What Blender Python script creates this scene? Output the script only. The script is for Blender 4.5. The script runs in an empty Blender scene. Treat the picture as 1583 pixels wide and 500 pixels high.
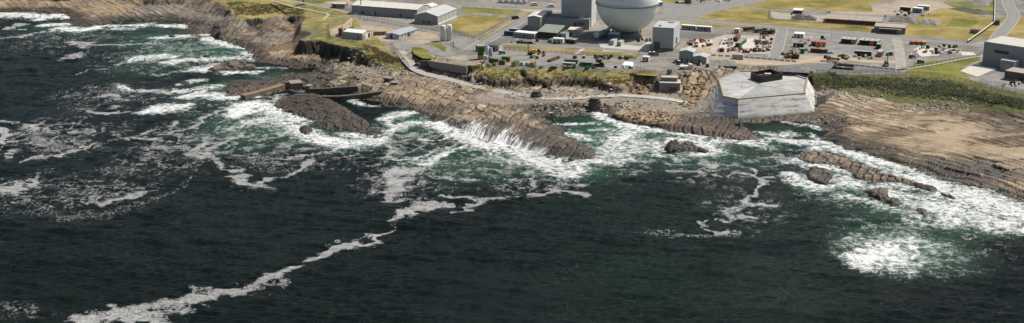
import bpy, math, random
import numpy as np
from mathutils import Vector
from mathutils.geometry import delaunay_2d_cdt

# ------------------------------------------------------------------ camera, sky, sun, exposure
SC = bpy.context.scene
COL = SC.collection
H, PITCH, F = 177.0, math.radians(17.0), 2000.0        # camera height, tilt, focal length in photo pixels
cam_d = bpy.data.cameras.new("camera"); cam = bpy.data.objects.new("camera", cam_d); COL.objects.link(cam)
cam.location = (0, 0, H); cam.rotation_euler = (math.radians(90) - PITCH, 0, 0)
cam_d.sensor_width = 36.0; cam_d.lens = 36.0 * F / 1583.0
cam_d.clip_start = 1.0; cam_d.clip_end = 60000.0
SC.camera = cam
SUN_EL, SUN_AZ = math.radians(53), math.radians(60)
W = bpy.data.worlds.new("World"); SC.world = W; W.use_nodes = True
nt = W.node_tree; nt.nodes.clear()
sky = nt.nodes.new("ShaderNodeTexSky"); sky.sky_type = 'NISHITA'; sky.sun_disc = False; sky.dust_density = 2.5; sky.ozone_density = .6
sky.sun_elevation = SUN_EL; sky.sun_rotation = SUN_AZ
bg = nt.nodes.new("ShaderNodeBackground"); bg.inputs[1].default_value = 0.088
wo = nt.nodes.new("ShaderNodeOutputWorld")
nt.links.new(sky.outputs[0], bg.inputs[0]); nt.links.new(bg.outputs[0], wo.inputs[0])
sd = bpy.data.lights.new("sun", 'SUN'); sd.energy = 5.0; sd.angle = math.radians(0.5); sd.color = (1.0, 0.95, 0.87)
sun = bpy.data.objects.new("sun", sd); COL.objects.link(sun)
sv = Vector((math.sin(SUN_AZ) * math.cos(SUN_EL), math.cos(SUN_AZ) * math.cos(SUN_EL), math.sin(SUN_EL)))
sun.rotation_euler = (-sv).to_track_quat('-Z', 'Y').to_euler(); sun.location = sv * 400
SC.view_settings.view_transform = 'Standard'; SC.view_settings.look = 'None'
SC.view_settings.exposure = 0.04; SC.view_settings.gamma = 1.0

# ------------------------------------------------------------------ survey helpers (photo measurement -> place on the ground)
CP, SP = math.cos(PITCH), math.sin(PITCH)
PL = 12.0                                               # height of the coastal plateau above the sea
def G(px, py, z=PL):
    u = (px - 791.5) / F; v = (250.0 - py) / F
    dy = CP + v * SP; dz = -SP + v * CP
    t = (z - H) / dz
    return (u * t, dy * t)
def G3(px, py, z=PL):
    x, y = G(px, py, z); return (x, y, z)
def toP(x, y, z):
    dz = z - H
    c = y * CP - dz * SP
    return 791.5 + F * x / c, 250.0 - F * (y * SP + dz * CP) / c
def scl(py):                                            # photo pixels per metre across, for ground seen at row py
    x, y = G(791.5, py, PL); return F / (y * CP - (PL - H) * SP)
rng = np.random.default_rng(7)
R = random.Random(11)

# ------------------------------------------------------------------ numpy noise
_lat = rng.random((256, 256))
def vnoise(x, y, s=0):
    x = x + 37.7 * s; y = y - 19.3 * s
    xi = np.floor(x).astype(np.int64); yi = np.floor(y).astype(np.int64)
    fx = x - xi; fy = y - yi
    fx = fx * fx * (3 - 2 * fx); fy = fy * fy * (3 - 2 * fy)
    a = _lat[xi & 255, yi & 255]; b = _lat[(xi + 1) & 255, yi & 255]
    c = _lat[xi & 255, (yi + 1) & 255]; d = _lat[(xi + 1) & 255, (yi + 1) & 255]
    return a + (b - a) * fx + (c - a) * fy + (a - b - c + d) * fx * fy
def fbm(x, y, o=4, s=0):
    r = np.zeros_like(x); am = 0.5; f = 1.0; t = 0
    for i in range(o):
        r += am * vnoise(x * f, y * f, s + i * 3); t += am; am *= 0.5; f *= 2.03
    return r / t
_h1 = rng.random((256, 256)); _h2 = rng.random((256, 256)); _h3 = rng.random((256, 256))
def cells(x, y, s=0, jit=0.8):
    """jittered cells: (random value of the nearest cell, gap to the second nearest)"""
    x = x + 91.3 * s; y = y + 53.1 * s
    xi = np.floor(x).astype(np.int64); yi = np.floor(y).astype(np.int64)
    d1 = np.full(x.shape, 9.0); d2 = np.full(x.shape, 9.0); v = np.zeros(x.shape)
    for i in (-1, 0, 1):
        for j in (-1, 0, 1):
            cx = (xi + i); cy = (yi + j)
            dx = cx + 0.5 + jit * (_h1[cx & 255, cy & 255] - 0.5) - x
            dy = cy + 0.5 + jit * (_h2[cx & 255, cy & 255] - 0.5) - y
            d = np.maximum(np.abs(dx), np.abs(dy)) * 0.7 + 0.3 * np.sqrt(dx * dx + dy * dy)
            n = d < d1
            d2 = np.where(n, d1, np.minimum(d2, d)); v = np.where(n, _h3[cx & 255, cy & 255], v); d1 = np.where(n, d, d1)
    return v, d2 - d1
def sstep(a, b, x):
    t = np.clip((x - a) / (b - a), 0, 1); return t * t * (3 - 2 * t)
def inpoly(x, y, P):
    r = np.zeros(x.shape, bool); n = len(P)
    for i in range(n):
        x0, y0 = P[i]; x1, y1 = P[(i + 1) % n]
        if y0 == y1: continue
        c = ((y0 > y) != (y1 > y)) & (x < (x1 - x0) * (y - y0) / (y1 - y0) + x0); r ^= c
    return r
def dpoly(x, y, P, closed=False):
    d = np.full(x.shape, 1e9); n = len(P)
    for i in range(n if closed else n - 1):
        x0, y0 = P[i]; x1, y1 = P[(i + 1) % n]
        vx, vy = x1 - x0, y1 - y0; L = vx * vx + vy * vy + 1e-9
        t = np.clip(((x - x0) * vx + (y - y0) * vy) / L, 0, 1)
        d = np.minimum(d, (x - x0 - t * vx) ** 2 + (y - y0 - t * vy) ** 2)
    return np.sqrt(d)
def dpoly_w(x, y, P, wd):
    """distance to a polyline divided by its local half width"""
    d = np.full(x.shape, 1e9)
    for i in range(len(P) - 1):
        x0, y0 = P[i]; x1, y1 = P[i + 1]
        vx, vy = x1 - x0, y1 - y0; L = vx * vx + vy * vy + 1e-9
        t = np.clip(((x - x0) * vx + (y - y0) * vy) / L, 0, 1)
        w = wd[i] + (wd[i + 1] - wd[i]) * t
        d = np.minimum(d, np.sqrt((x - x0 - t * vx) ** 2 + (y - y0 - t * vy) ** 2) / w)
    return d

# ------------------------------------------------------------------ materials
MATS = {}
def nodes_of(name):
    m = bpy.data.materials.new(name); m.use_nodes = True
    t = m.node_tree; b = t.nodes["Principled BSDF"]
    return m, t, b
def N(t, kind, **kw):
    n = t.nodes.new(kind)
    for k, v in kw.items():
        if k[0] == 'i' and k[1:].isdigit(): n.inputs[int(k[1:])].default_value = v
        else: setattr(n, k, v)
    return n
def mat(name, col, rough=0.8, var=0.25, scale=0.6, bump=0.0, bscale=3.0, metal=0.0, ribs=0.0, streak=0.0, spec=0.5):
    """weathered procedural surface: blotchy colour, grain, optional rain streaks and corrugation relief"""
    if name in MATS: return MATS[name]
    m, t, b = nodes_of(name); L = t.links.new
    tc = N(t, "ShaderNodeTexCoord")
    n1 = N(t, "ShaderNodeTexNoise"); n1.inputs["Scale"].default_value = scale; n1.inputs["Detail"].default_value = 6; n1.inputs["Roughness"].default_value = 0.65
    L(tc.outputs["Object"], n1.inputs["Vector"])
    src = n1.outputs["Fac"]
    if streak:
        mp = N(t, "ShaderNodeMapping"); mp.inputs["Scale"].default_value = (2.2, 2.2, 0.12); L(tc.outputs["Object"], mp.inputs["Vector"])
        n2 = N(t, "ShaderNodeTexNoise"); n2.inputs["Scale"].default_value = 1.0; n2.inputs["Detail"].default_value = 4; L(mp.outputs[0], n2.inputs["Vector"])
        mx = N(t, "ShaderNodeMix", data_type='FLOAT'); mx.inputs[0].default_value = streak; L(n1.outputs["Fac"], mx.inputs[2]); L(n2.outputs["Fac"], mx.inputs[3]); src = mx.outputs[0]
    rp = N(t, "ShaderNodeValToRGB"); L(src, rp.inputs[0])
    lo = [max(0, c * (1 - var)) for c in col]; hi = [min(0.95, c * (1 + var)) for c in col]
    rp.color_ramp.elements[0].position = 0.3; rp.color_ramp.elements[0].color = (*lo, 1)
    rp.color_ramp.elements[1].position = 0.7; rp.color_ramp.elements[1].color = (*hi, 1)
    L(rp.outputs[0], b.inputs["Base Color"])
    b.inputs["Roughness"].default_value = rough; b.inputs["Metallic"].default_value = metal
    b.inputs["Specular IOR Level"].default_value = spec
    if bump or ribs:
        bp = N(t, "ShaderNodeBump"); bp.inputs["Strength"].default_value = 1.0
        if ribs:
            wv = N(t, "ShaderNodeTexWave", bands_direction='X'); wv.inputs["Scale"].default_value = ribs; L(tc.outputs["Object"], wv.inputs["Vector"])
            bp.inputs["Distance"].default_value = 0.12; L(wv.outputs["Fac"], bp.inputs["Height"])
        else:
            n3 = N(t, "ShaderNodeTexNoise"); n3.inputs["Scale"].default_value = bscale; n3.inputs["Detail"].default_value = 8; L(tc.outputs["Object"], n3.inputs["Vector"])
            bp.inputs["Distance"].default_value = bump; L(n3.outputs["Fac"], bp.inputs["Height"])
        L(bp.outputs[0], b.inputs["Normal"])
    MATS[name] = m; return m

# ------------------------------------------------------------------ object helpers
def tag(o, label=None, cat=None, group=None, kind=None):
    if label: o["label"] = label
    if cat: o["category"] = cat
    if group: o["group"] = group
    if kind: o["kind"] = kind
    return o
class MB:
    def __init__(s): s.v = []; s.f = []
    def add(s, vs, fs):
        n = len(s.v); s.v += [tuple(p) for p in vs]; s.f += [tuple(i + n for i in f) for f in fs]; return s
    def box(s, x0, y0, z0, x1, y1, z1):
        return s.add([(x0,y0,z0),(x1,y0,z0),(x1,y1,z0),(x0,y1,z0),(x0,y0,z1),(x1,y0,z1),(x1,y1,z1),(x0,y1,z1)],
                     [(0,3,2,1),(4,5,6,7),(0,1,5,4),(1,2,6,5),(2,3,7,6),(3,0,4,7)])
    def prism(s, P, z0, z1, top=None):
        """polygon P (counter-clockwise) from z0 to z1; top = another polygon for battered sides"""
        n = len(P); T = top or P
        z1s = z1 if isinstance(z1, (list, tuple)) else [z1] * n
        s.add([(x, y, z0) for x, y in P] + [(x, y, z) for (x, y), z in zip(T, z1s)],
              [tuple(range(n - 1, -1, -1)), tuple(range(n, 2 * n))] + [(i, (i + 1) % n, n + (i + 1) % n, n + i) for i in range(n)]); return s
    def profx(s, prof, x0, x1):
        """profile of (y,z) points swept along x"""
        n = len(prof)
        s.add([(x0, y, z) for y, z in prof] + [(x1, y, z) for y, z in prof],
              [tuple(range(n)), tuple(range(2 * n - 1, n - 1, -1))] + [(i, n + i, n + (i + 1) % n, (i + 1) % n) for i in range(n)]); return s
    def profy(s, prof, y0, y1):
        n = len(prof)
        s.add([(x, y0, z) for x, z in prof] + [(x, y1, z) for x, z in prof],
              [tuple(range(n)), tuple(range(2 * n - 1, n - 1, -1))] + [(i, n + i, n + (i + 1) % n, (i + 1) % n) for i in range(n)]); return s
    def tube(s, p, q, r, seg=8, r2=None):
        p = Vector(p); q = Vector(q); d = (q - p).normalized(); a = d.orthogonal().normalized(); b = d.cross(a); r2 = r if r2 is None else r2
        vs = []
        for c, rr in ((p, r), (q, r2)):
            for i in range(seg):
                t = 2 * math.pi * i / seg; vs.append(c + a * (rr * math.cos(t)) + b * (rr * math.sin(t)))
        s.add(vs, [tuple(range(seg - 1, -1, -1)), tuple(range(seg, 2 * seg))] + [(i, (i + 1) % seg, seg + (i + 1) % seg, seg + i) for i in range(seg)]); return s
    def lathe(s, prof, cx=0, cy=0, seg=24):
        vs = []; n = len(prof)
        for r, z in prof:
            for i in range(seg):
                t = 2 * math.pi * i / seg; vs.append((cx + r * math.cos(t), cy + r * math.sin(t), z))
        fs = [(k * seg + i, k * seg + (i + 1) % seg, (k + 1) * seg + (i + 1) % seg, (k + 1) * seg + i) for k in range(n - 1) for i in range(seg)]
        fs += [tuple(range(seg - 1, -1, -1)), tuple((n - 1) * seg + i for i in range(seg))]
        s.add(vs, fs); return s
    def blob(s, c, rx, ry, rz, rnd):
        """small angular stone"""
        g = (1 + 5 ** .5) / 2
        base = [(-1,g,0),(1,g,0),(-1,-g,0),(1,-g,0),(0,-1,g),(0,1,g),(0,-1,-g),(0,1,-g),(g,0,-1),(g,0,1),(-g,0,-1),(-g,0,1)]
        fs = [(0,11,5),(0,5,1),(0,1,7),(0,7,10),(0,10,11),(1,5,9),(5,11,4),(11,10,2),(10,7,6),(7,1,8),(3,9,4),(3,4,2),(3,2,6),(3,6,8),(3,8,9),(4,9,5),(2,4,11),(6,2,10),(8,6,7),(9,8,1)]
        a = rnd.random() * 6.28; ca, sa = math.cos(a), math.sin(a); vs = []
        for x, y, z in base:
            k = 0.53 * rnd.uniform(0.7, 1.25); x, y, z = x * k * rx, y * k * ry, z * k * rz
            vs.append((c[0] + x * ca - y * sa, c[1] + x * sa + y * ca, c[2] + z))
        s.add(vs, fs); return s
    def mesh(s, name):
        me = bpy.data.meshes.new(name); me.from_pydata(s.v, [], s.f); me.update(); return me
def part(name, mb, m, parent=None, smooth=False):
    me = mb.mesh(name); me.materials.append(m)
    if smooth: me.polygons.foreach_set("use_smooth", [True] * len(me.polygons))
    o = bpy.data.objects.new(name, me); COL.objects.link(o); o.parent = parent; return o
def thing(name, label, cat, loc, rz=0.0, group=None):
    o = bpy.data.objects.new(name, None); COL.objects.link(o); o.empty_display_size = 0.5
    o.location = loc; o.rotation_euler = (0, 0, rz); return tag(o, label, cat, group)
def dup(root, loc, rz, label=None):
    r = root.copy(); COL.objects.link(r); r.location = loc; r.rotation_euler = (0, 0, rz)
    if label: r["label"] = label
    for ch in root.children:
        c = ch.copy(); COL.objects.link(c); c.parent = r
        for g in ch.children:
            d = g.copy(); COL.objects.link(d); d.parent = c
    return r
def grid_mesh(name, X, Y, Z, keep, attrs, m, smooth=True):
    """mesh from 2-D arrays; faces kept where keep (per quad) is true; attrs: name -> array (float) or array of rgb"""
    ny, nx = X.shape
    idx = np.arange(ny * nx).reshape(ny, nx)
    q = np.stack([idx[:-1, :-1], idx[:-1, 1:], idx[1:, 1:], idx[1:, :-1]], -1)[keep]
    used = np.zeros(ny * nx, bool); used[q.ravel()] = True
    rm = np.cumsum(used) - 1; q = rm[q]
    co = np.stack([X.ravel(), Y.ravel(), Z.ravel()], -1)[used]
    me = bpy.data.meshes.new(name)
    me.vertices.add(len(co)); me.vertices.foreach_set("co", co.astype(np.float32).ravel())
    nf = len(q); me.loops.add(nf * 4); me.loops.foreach_set("vertex_index", q.astype(np.int32).ravel())
    me.polygons.add(nf); me.polygons.foreach_set("loop_start", np.arange(0, nf * 4, 4, dtype=np.int32))
    me.polygons.foreach_set("use_smooth", np.full(nf, smooth))
    me.update(); me.validate()
    for k, a in attrs.items():
        if a.ndim == 3:
            at = me.attributes.new(k, 'FLOAT_COLOR', 'POINT')
            c = np.concatenate([a.reshape(-1, 3)[used], np.ones((len(co), 1))], 1); at.data.foreach_set("color", c.astype(np.float32).ravel())
        else:
            at = me.attributes.new(k, 'FLOAT', 'POINT'); at.data.foreach_set("value", a.ravel()[used].astype(np.float32))
    me.materials.append(m)
    o = bpy.data.objects.new(name, me); COL.objects.link(o); return o

# ------------------------------------------------------------------ the land: break lines surveyed along the coast
SHORE = [(-120,24),(-60,20),(0,18),(38,18),(62,20),(76,17),(92,18),(99,22),(106,41),(128,42),(149,41),(165,39),(180,33),(205,33),(238,38),(259,33),(280,34),(290,40),(280,47),(274,51),
 (290,55),(304,57),(322,53),(330,60),(349,67),(374,75),(385,84),(394,95),(410,100),(440,103),(462,106),(500,103),(470,112),(440,115),(410,121),(380,121),(352,126),(338,134),(349,147),(380,148),(436,133),(470,134),(500,138),(540,142),
 (552,148),(566,152),(585,162),(610,165),(632,170),(668,184),(704,199),(740,213),(783,226),(820,236),(848,241),(880,249),(915,247),(928,243),(905,224),(877,206),(852,188),(827,178),(845,174),(868,171),(888,170),(912,171),
 (931,176),(945,183),(967,191),(990,195),(1014,198),(1050,206),(1080,211),(1102,214),(1134,219),(1169,221),(1174,214),(1167,206),(1155,198),(1146,190),(1180,190),(1210,188),(1240,190),(1262,197),(1275,206),(1290,222),(1310,230),(1326,232),
 (1361,241),(1390,254),(1414,266),(1440,273),(1466,281),(1500,290),(1546,302),(1583,312),(1640,330),(1720,352)]
LINES = [   # (px, py, z)
 # plateau edge
 [(-120,-15,8),(0,-14,8),(60,-12,8),(100,-9,8),(160,-8,9),(230,-6,9),(300,-4,10),(335,2,11),(352,10,11.5),(360,20,11.5),(388,27,11),(412,25,11.5),(440,23,12),(470,22,12),(473,28,12),(466,36,12),(465,47,12),(484,49,12),(486,51,12),(462,62,12),(470,64,12),(494,61,12),(507,67,12),(525,70,12),(542,74,12),(575,74,12),(600,73.5,12)],
 [(560,85,9.5),(590,90,9),(610,97,8)],
 # ledges and cliff feet on the left
 [(0,5,4.5),(60,4,4.5),(100,0,5),(130,8,4.5),(200,8,4.5),(232,8.2,4.6),(280,8.4,4.6),(300,14,5)], [(228,-2,9),(255,-2.5,9),(284,-2,9)],
 [(338,46,6.5),(365,36,8),(388,31,8.8),(408,29,9)], [(344,54.5,3),(372,49,3.6),(400,42.5,4.2),(428,36,5),(454,39,5.4)],
 [(300,42,3),(330,36,4),(350,28,6),(330,22,5),(290,22,4)], [(200,20,3),(150,24,3),(120,30,1.2)],
 [(455,50,6),(453,58,5.5),(452,66,5.2),(454,76,4.5),(458,84.5,3.8),(480,85,3.8),(505,90,3.8),(522,93.5,3.8),(552,99,3.8),(585,108,4.2),(605,113,4.8)],
 [(400,60,3.0),(420,75,2.8),(438,90,2.2),(395,85,1.2)], [(470,98,2.4),(505,97,2.6),(515,97,3.0)],
 [(450,118,1.6),(500,115,2.2),(550,118,3),(600,126,3.6)], [(480,132,2.4),(530,130,2.6),(570,134,3),(610,142,3)], [(385,130,1.8),(360,136,1.4),(410,127,1.6)],
 # coast road edges
 [(621,92,9.6),(633,104,7.2),(645,112,6.2),(662,119,5.6),(690,126,5.2),(720,133,4.8),(756,143,4.4),(790,151,4.2)],
 [(640,92,9.6),(650,104,7.2),(660,110.5,6.3),(675,114.5,5.8),(704,122,5.3),(740,130,4.9),(770,136.5,4.5),(805,143,4.2)],
 [(609,80,11.9),(616,86,10.8)],[(626,76,11.9),(634,85,10.8)],
 # slab shore
 [(600,146,3),(640,150,3.2),(700,158,3.4),(760,166,3.4),(800,170,3.2)], [(640,166,1.6),(680,178,1.8),(740,195,2.2),(800,212,2.4),(850,225,2.3),(890,235,2)],
 [(760,180,3.0),(810,186,3.2),(850,210,3.2),(890,226,2.8)], [(905,236,2.2),(915,240,1.6)], [(840,165,2.2),(900,164,2.6),(780,160,3.8)],
 # retaining wall behind the road, bank of the container yard
 [(648,92,12),(690,97,12),(722,101.5,12),(735,97.5,12),(750,101.5,12),(765,105,12),(800,108.5,12),(830,107.5,12),(860,105.5,12),(900,107.5,12),(950,111.5,12),(990,113.5,12),(1012,115.5,12)],
 [(648,106,6.6),(690,113,6.4),(720,119,6.2)],
 [(712,113,8.8),(732,119,8.5),(764,124,8.3),(800,123.5,8.3),(808,118,8.6),(815,120,8.6),(840,124,8.5),(856,123,8.5),(917,123,8.5),(936,130,8.3),(955,135,8),(976,123,8.8),(1000,124,9),(1014,126,9)],
 [(712,125,4.9),(732,130.5,4.8),(764,135.5,4.8),(802,134.5,4.7),(816,132,4.7),(846,136,4.7),(888,134.5,4.7),(917,134.5,4.7),(936,141,4.7),(955,145,4.5),(985,142,4.5),(1014,144,4.4)],
 [(860,155,3.6),(920,160,3.4),(980,160,3.8),(1040,160,4),(1080,166,3.4)], [(950,176,2.6),(1000,186,2.6),(1060,194,2.4),(1110,202,2.4),(1150,210,2)],
 # pump house to cofferdam
 [(1058,114,11.5),(1085,110,12),(1100,108,12)], [(1060,128,8),(1084,130,7.2),(1096,141,5)], [(1062,148,4.0),(1080,157,2.8),(1088,170,1.2),(1096,181,.9),(1120,187,.8)],
 [(1140,186,1.0),(1200,183,1.0),(1258,174,1.6)], [(1120,122,6.5),(1180,122,6.5),(1240,128,6.5)], [(1100,101,12),(1150,101,12),(1200,101,12),(1256,110,12)],
 # right bank
 [(1258,114.5,12),(1300,115,12),(1352,115.5,12),(1400,116.5,12),(1422,118.5,12),(1460,122,12),(1493,130,12),(1537,140,12),(1583,148,12),(1700,170,12)],
 [(1262,138,5.5),(1290,142,5.4),(1340,151,5.2),(1396,160,5.2),(1466,169,5),(1530,177,5),(1583,184,5),(1700,204,5)],
 [(1275,172,3.2),(1330,180,3.4),(1400,190,3.6),(1480,200,3.8),(1583,215,3.8),(1700,235,3.8)], [(1300,208,2.2),(1360,222,2.2),(1430,236,2.4),(1500,250,2.4),(1583,268,2.4),(1700,290,2.4)],
 [(1380,243,1.6),(1420,252,1.7),(1480,266,1.7),(1583,292,1.6)]]
FARL = [(-900, 1010, 9), (-900, 6000, 14), (0, 6000, 14), (1200, 6000, 14), (1200, 300, 12), (600, 420, 10)]
def dens(P, step=3.0):
    out = []
    for a, b in zip(P[:-1], P[1:]):
        n = max(1, int(math.dist(a[:2], b[:2]) / step))
        for k in range(n):
            t = k / n; out.append(tuple(a[i] + (b[i] - a[i]) * t for i in range(len(a))))
    out.append(P[-1]); return out
shore_w = [G(x, y, 0) for x, y in SHORE]
LAND = shore_w + [(1200, 300), (1200, 6000), (-900, 6000), (-900, 1000)]
pts = [(x, y, 0.0) for x, y in dens(shore_w)]
for l in LINES: pts += dens([G3(*p) for p in l])
pts += [p for p in FARL] + [(*G(px, py, PL), PL) for px in range(480, 1800, 60) for py in (-60, -20)] + [(*G(px, -50, 12), 11) for px in range(-300, 480, 60)]
gx, gy = np.meshgrid(np.arange(-520, 560, 14.0), np.arange(330, 1030, 14.0))
ins = inpoly(gx, gy, LAND); dd = dpoly(gx, gy, shore_w)
for x, y, i, d in zip(gx.ravel(), gy.ravel(), ins.ravel(), dd.ravel()):
    if not i and d > 7: pts.append((x, y, -2.2 if d < 22 else -5.0))
seen = {}
for p in pts: seen.setdefault((round(p[0], 1), round(p[1], 1)), p)
pts = list(seen.values())
cv, _, cf, ov, _, _ = delaunay_2d_cdt([Vector(p[:2]) for p in pts], [], [], 0, 1e-4)
cz = [pts[o[0]][2] for o in ov]

xs = np.concatenate([[-1500, -900, -600], np.arange(-430, 430.1, 0.85), [600, 900, 1500]])
ys = np.concatenate([[300, 400], np.arange(478, 800, 0.75), np.arange(800, 985, 0.9), np.arange(985, 1200, 20), [1400, 1800, 2600, 4000, 6000]])
X, Y = np.meshgrid(xs, ys); Z = np.full(X.shape, np.nan)
for f in cf:
    (x0, y0), (x1, y1), (x2, y2) = (cv[i] for i in f[:3]); z0, z1, z2 = (cz[i] for i in f[:3])
    i0 = np.searchsorted(xs, min(x0, x1, x2)); i1 = np.searchsorted(xs, max(x0, x1, x2), 'right')
    j0 = np.searchsorted(ys, min(y0, y1, y2)); j1 = np.searchsorted(ys, max(y0, y1, y2), 'right')
    if i0 >= i1 or j0 >= j1: continue
    D = (y1 - y2) * (x0 - x2) + (x2 - x1) * (y0 - y2)
    if abs(D) < 1e-9: continue
    xx = X[j0:j1, i0:i1]; yy = Y[j0:j1, i0:i1]
    a = ((y1 - y2) * (xx - x2) + (x2 - x1) * (yy - y2)) / D; b = ((y2 - y0) * (xx - x2) + (x0 - x2) * (yy - y2)) / D; c = 1 - a - b
    k = (a >= -1e-6) & (b >= -1e-6) & (c >= -1e-6)
    Z[j0:j1, i0:i1][k] = (a * z0 + b * z1 + c * z2)[k]
far = np.isnan(Z); Z[far] = np.where(Y[far] > 950, 12.0, -6.0)
for _ in range(2):                                       # take the knife edge off the triangulation
    Zs = Z.copy(); Zs[1:-1, 1:-1] = (Z[1:-1, 1:-1] * 2 + Z[:-2, 1:-1] + Z[2:, 1:-1] + Z[1:-1, :-2] + Z[1:-1, 2:]) / 6
    m_ = (Z < 11.9) & (Zs < 11.95); Z = np.where(m_, Zs, Z)
TX, TY, TZ0 = xs, ys, Z.copy()
def sampler(A):
    def f(x, y):
        x = np.asarray(x, float); y = np.asarray(y, float)
        i = np.clip(np.searchsorted(TX, x) - 1, 0, len(TX) - 2); j = np.clip(np.searchsorted(TY, y) - 1, 0, len(TY) - 2)
        u = np.clip((x - TX[i]) / (TX[i + 1] - TX[i]), 0, 1); v = np.clip((y - TY[j]) / (TY[j + 1] - TY[j]), 0, 1)
        return A[j, i] * (1 - u) * (1 - v) + A[j, i + 1] * u * (1 - v) + A[j + 1, i] * (1 - u) * v + A[j + 1, i + 1] * u * v
    return f

# rock relief: bedding planes stepped along the strike, crossed by joints
ca, sa = math.cos(math.radians(-50)), math.sin(math.radians(-50))
def courses(u, v, bu, bv, s):
    """tilted beds split by joints into rough rectangular blocks: (random per block, distance to the nearest joint in metres, across-bed position)"""
    v = v / bv; r = np.floor(v).astype(np.int64); fv = v - r
    k = _h1[r & 255, (s * 7) & 255]; ul = u / (bu * (.6 + .8 * k)) + 17.3 * _h2[r & 255, (s * 5) & 255]
    c = np.floor(ul).astype(np.int64); fu = ul - c
    g = np.minimum(np.minimum(fu, 1 - fu) * bu * (.6 + .8 * k), np.minimum(fv, 1 - fv) * bv)
    return _h3[c & 255, (r + s * 31) & 255], g, fv
def rock_relief(x, y, z, amp=1.0, s=0, along=False):
    wx = x + 16 * (fbm(x * 0.03, y * 0.03, 3, 3 + s) - 0.5) + 1.2 * (fbm(x * 0.35, y * 0.35, 2, 4 + s) - 0.5); wy = y + 16 * (fbm(x * 0.03, y * 0.03, 3, 9 + s) - 0.5) + 1.2 * (fbm(x * 0.35, y * 0.35, 2, 8 + s) - 0.5)
    u = wx * ca + wy * sa; v = -wx * sa + wy * ca
    big, gap, st = courses(v, u + .51 * v, 9.0, 5.2, s)
    sm, gap2, st2 = courses(v * .95 + u * .1, u + .51 * v, 4.0, 2.6, s + 1)
    if along: big, gap, st = courses(u, v, 16.0, 4.6, s); sm, gap2, st2 = courses(u + .3 * v, v, 6.0, 2.4, s + 1)
    lift = sstep(.3, .65, fbm(u * 0.04, v * 0.04, 2, 31 + s))
    rough = .42 + .58 * sstep(.42, .62, fbm(x * .022, y * .022, 3, 80 + s))
    r = rough * (0.95 * (big - 0.5) + 0.4 * (sm - 0.5)) + lift * rough * (0.45 * (0.5 - st) + .1 * (.5 - st2))
    r -= (.5 + .5 * rough) * 0.5 * (1 - sstep(0.15, 0.7, gap)) + rough * 0.24 * (1 - sstep(0.1, 0.5, gap2))
    r += 0.3 * (fbm(x * 0.3, y * 0.3, 3, 40 + s) - 0.5)
    return amp * r, gap, gap2, big, sm, st
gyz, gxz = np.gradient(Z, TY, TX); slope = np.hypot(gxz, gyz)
PXg, PYg = toP(X, Y, Z)
ROADW = [G(x, y, z) for x, y, z in [(618,78,12),(628,92,9.6),(641,106,7.2),(652,112,6.2),(668,117,5.7),(700,124.5,5.2),(730,131.5,4.8),(763,139.5,4.4),(800,147,4.2),(850,152,4),(905,152,4),(960,150,4.2),(1010,152,4.2),(1060,158,4)]]
droad = dpoly(X, Y, ROADW[:9])
land_hi = sstep(11.3, 11.95, Z)
fresh = (1 - land_hi) * sstep(2.8, 5.0, droad)
rr, gap, gap2, big, sm, st = rock_relief(X, Y, Z)
_al = rock_relief(X, Y, Z, 1.0, 0, True); _w = sstep(1215, 1290, PXg + 60 * (fbm(X * .03, Y * .03, 3, 66) - .5)) + (1 - sstep(230, 330, PXg)) * .8
rr, gap, gap2, big, sm, st = (p * (1 - _w) + q * _w for p, q in zip((rr, gap, gap2, big, sm, st), _al))
def blob(cx, cy, rx, ry, soft=0.35):
    d = np.hypot((PXg - cx) / rx, (PYg - cy) / ry) + 0.5 * (fbm(X * 0.07, Y * 0.07, 3, 77) - 0.5); return 1 - sstep(1 - soft, 1 + soft, d)
grassy = lambda P: inpoly(PXg + 8 * (fbm(X * 0.1, Y * 0.1, 3, 5) - 0.5), PYg + 4 * (fbm(X * 0.1, Y * 0.1, 3, 6) - 0.5), P).astype(float)
coast_grass = grassy([(322,-12),(395,-20),(440,-6),(545,22),(560,40),(600,74),(630,104),(606,110),(575,96),(545,80),(520,71),(494,63),(462,64),(490,50),(465,47),(466,36),(474,24),(440,24),(412,27),(391,31),(364,28),(352,12),(335,4)])
bank_grass = grassy([(722,99),(740,96),(760,103),(830,106),(950,109),(1014,114),(1014,126),(985,124),(960,133),(936,126),(917,119),(856,119),(840,120),(815,114),(805,120),(775,121),(750,117),(728,110)])
right_bank = grassy([(1252,112),(1422,116),(1493,127),(1583,145),(1700,165),(1700,195),(1583,178),(1466,166),(1396,158),(1340,148),(1285,138),(1262,128)])
grass = np.clip(coast_grass + bank_grass + right_bank, 0, 1) * (1 - sstep(.8, 1.25, slope))
sand = np.clip(blob(1510,212,90,22,.6) + blob(1430,186,50,9,.6) + blob(1583,235,50,24,.6), 0, 1) * sstep(.42, .6, fbm(X * .05, Y * .12, 4, 91))
gravel = np.clip(blob(790,152,60,10) + blob(900,150,90,9) + blob(1040,162,70,12) + blob(980,150,60,7), 0, 1)
scree = np.clip(blob(570,104,40,12) + blob(880,142,70,9) + blob(1320,146,70,10) + blob(1460,163,60,7) + blob(1230,186,70,6) , 0, 1)
smoothed = np.clip(blob(1440,205,170,45,.5) + blob(420,60,55,32,.5) + blob(60,10,120,14,.5) * .6, 0, 1); fresh *= (1 - .35 * smoothed)
fresh *= (1 - 0.75 * np.clip(sand + gravel, 0, 1)) * (1 - 0.7 * grass)
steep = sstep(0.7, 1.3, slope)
Z = Z + rr * fresh * np.where(TZ0 > -1, 1, 0) * (1 + 0.9 * steep)
Z += (1 - land_hi) * np.clip(grass + scree + gravel * 0.4, 0, 1) * (fbm(X * 0.6, Y * 0.6, 3, 60) - 0.5) * 0.8
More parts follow.
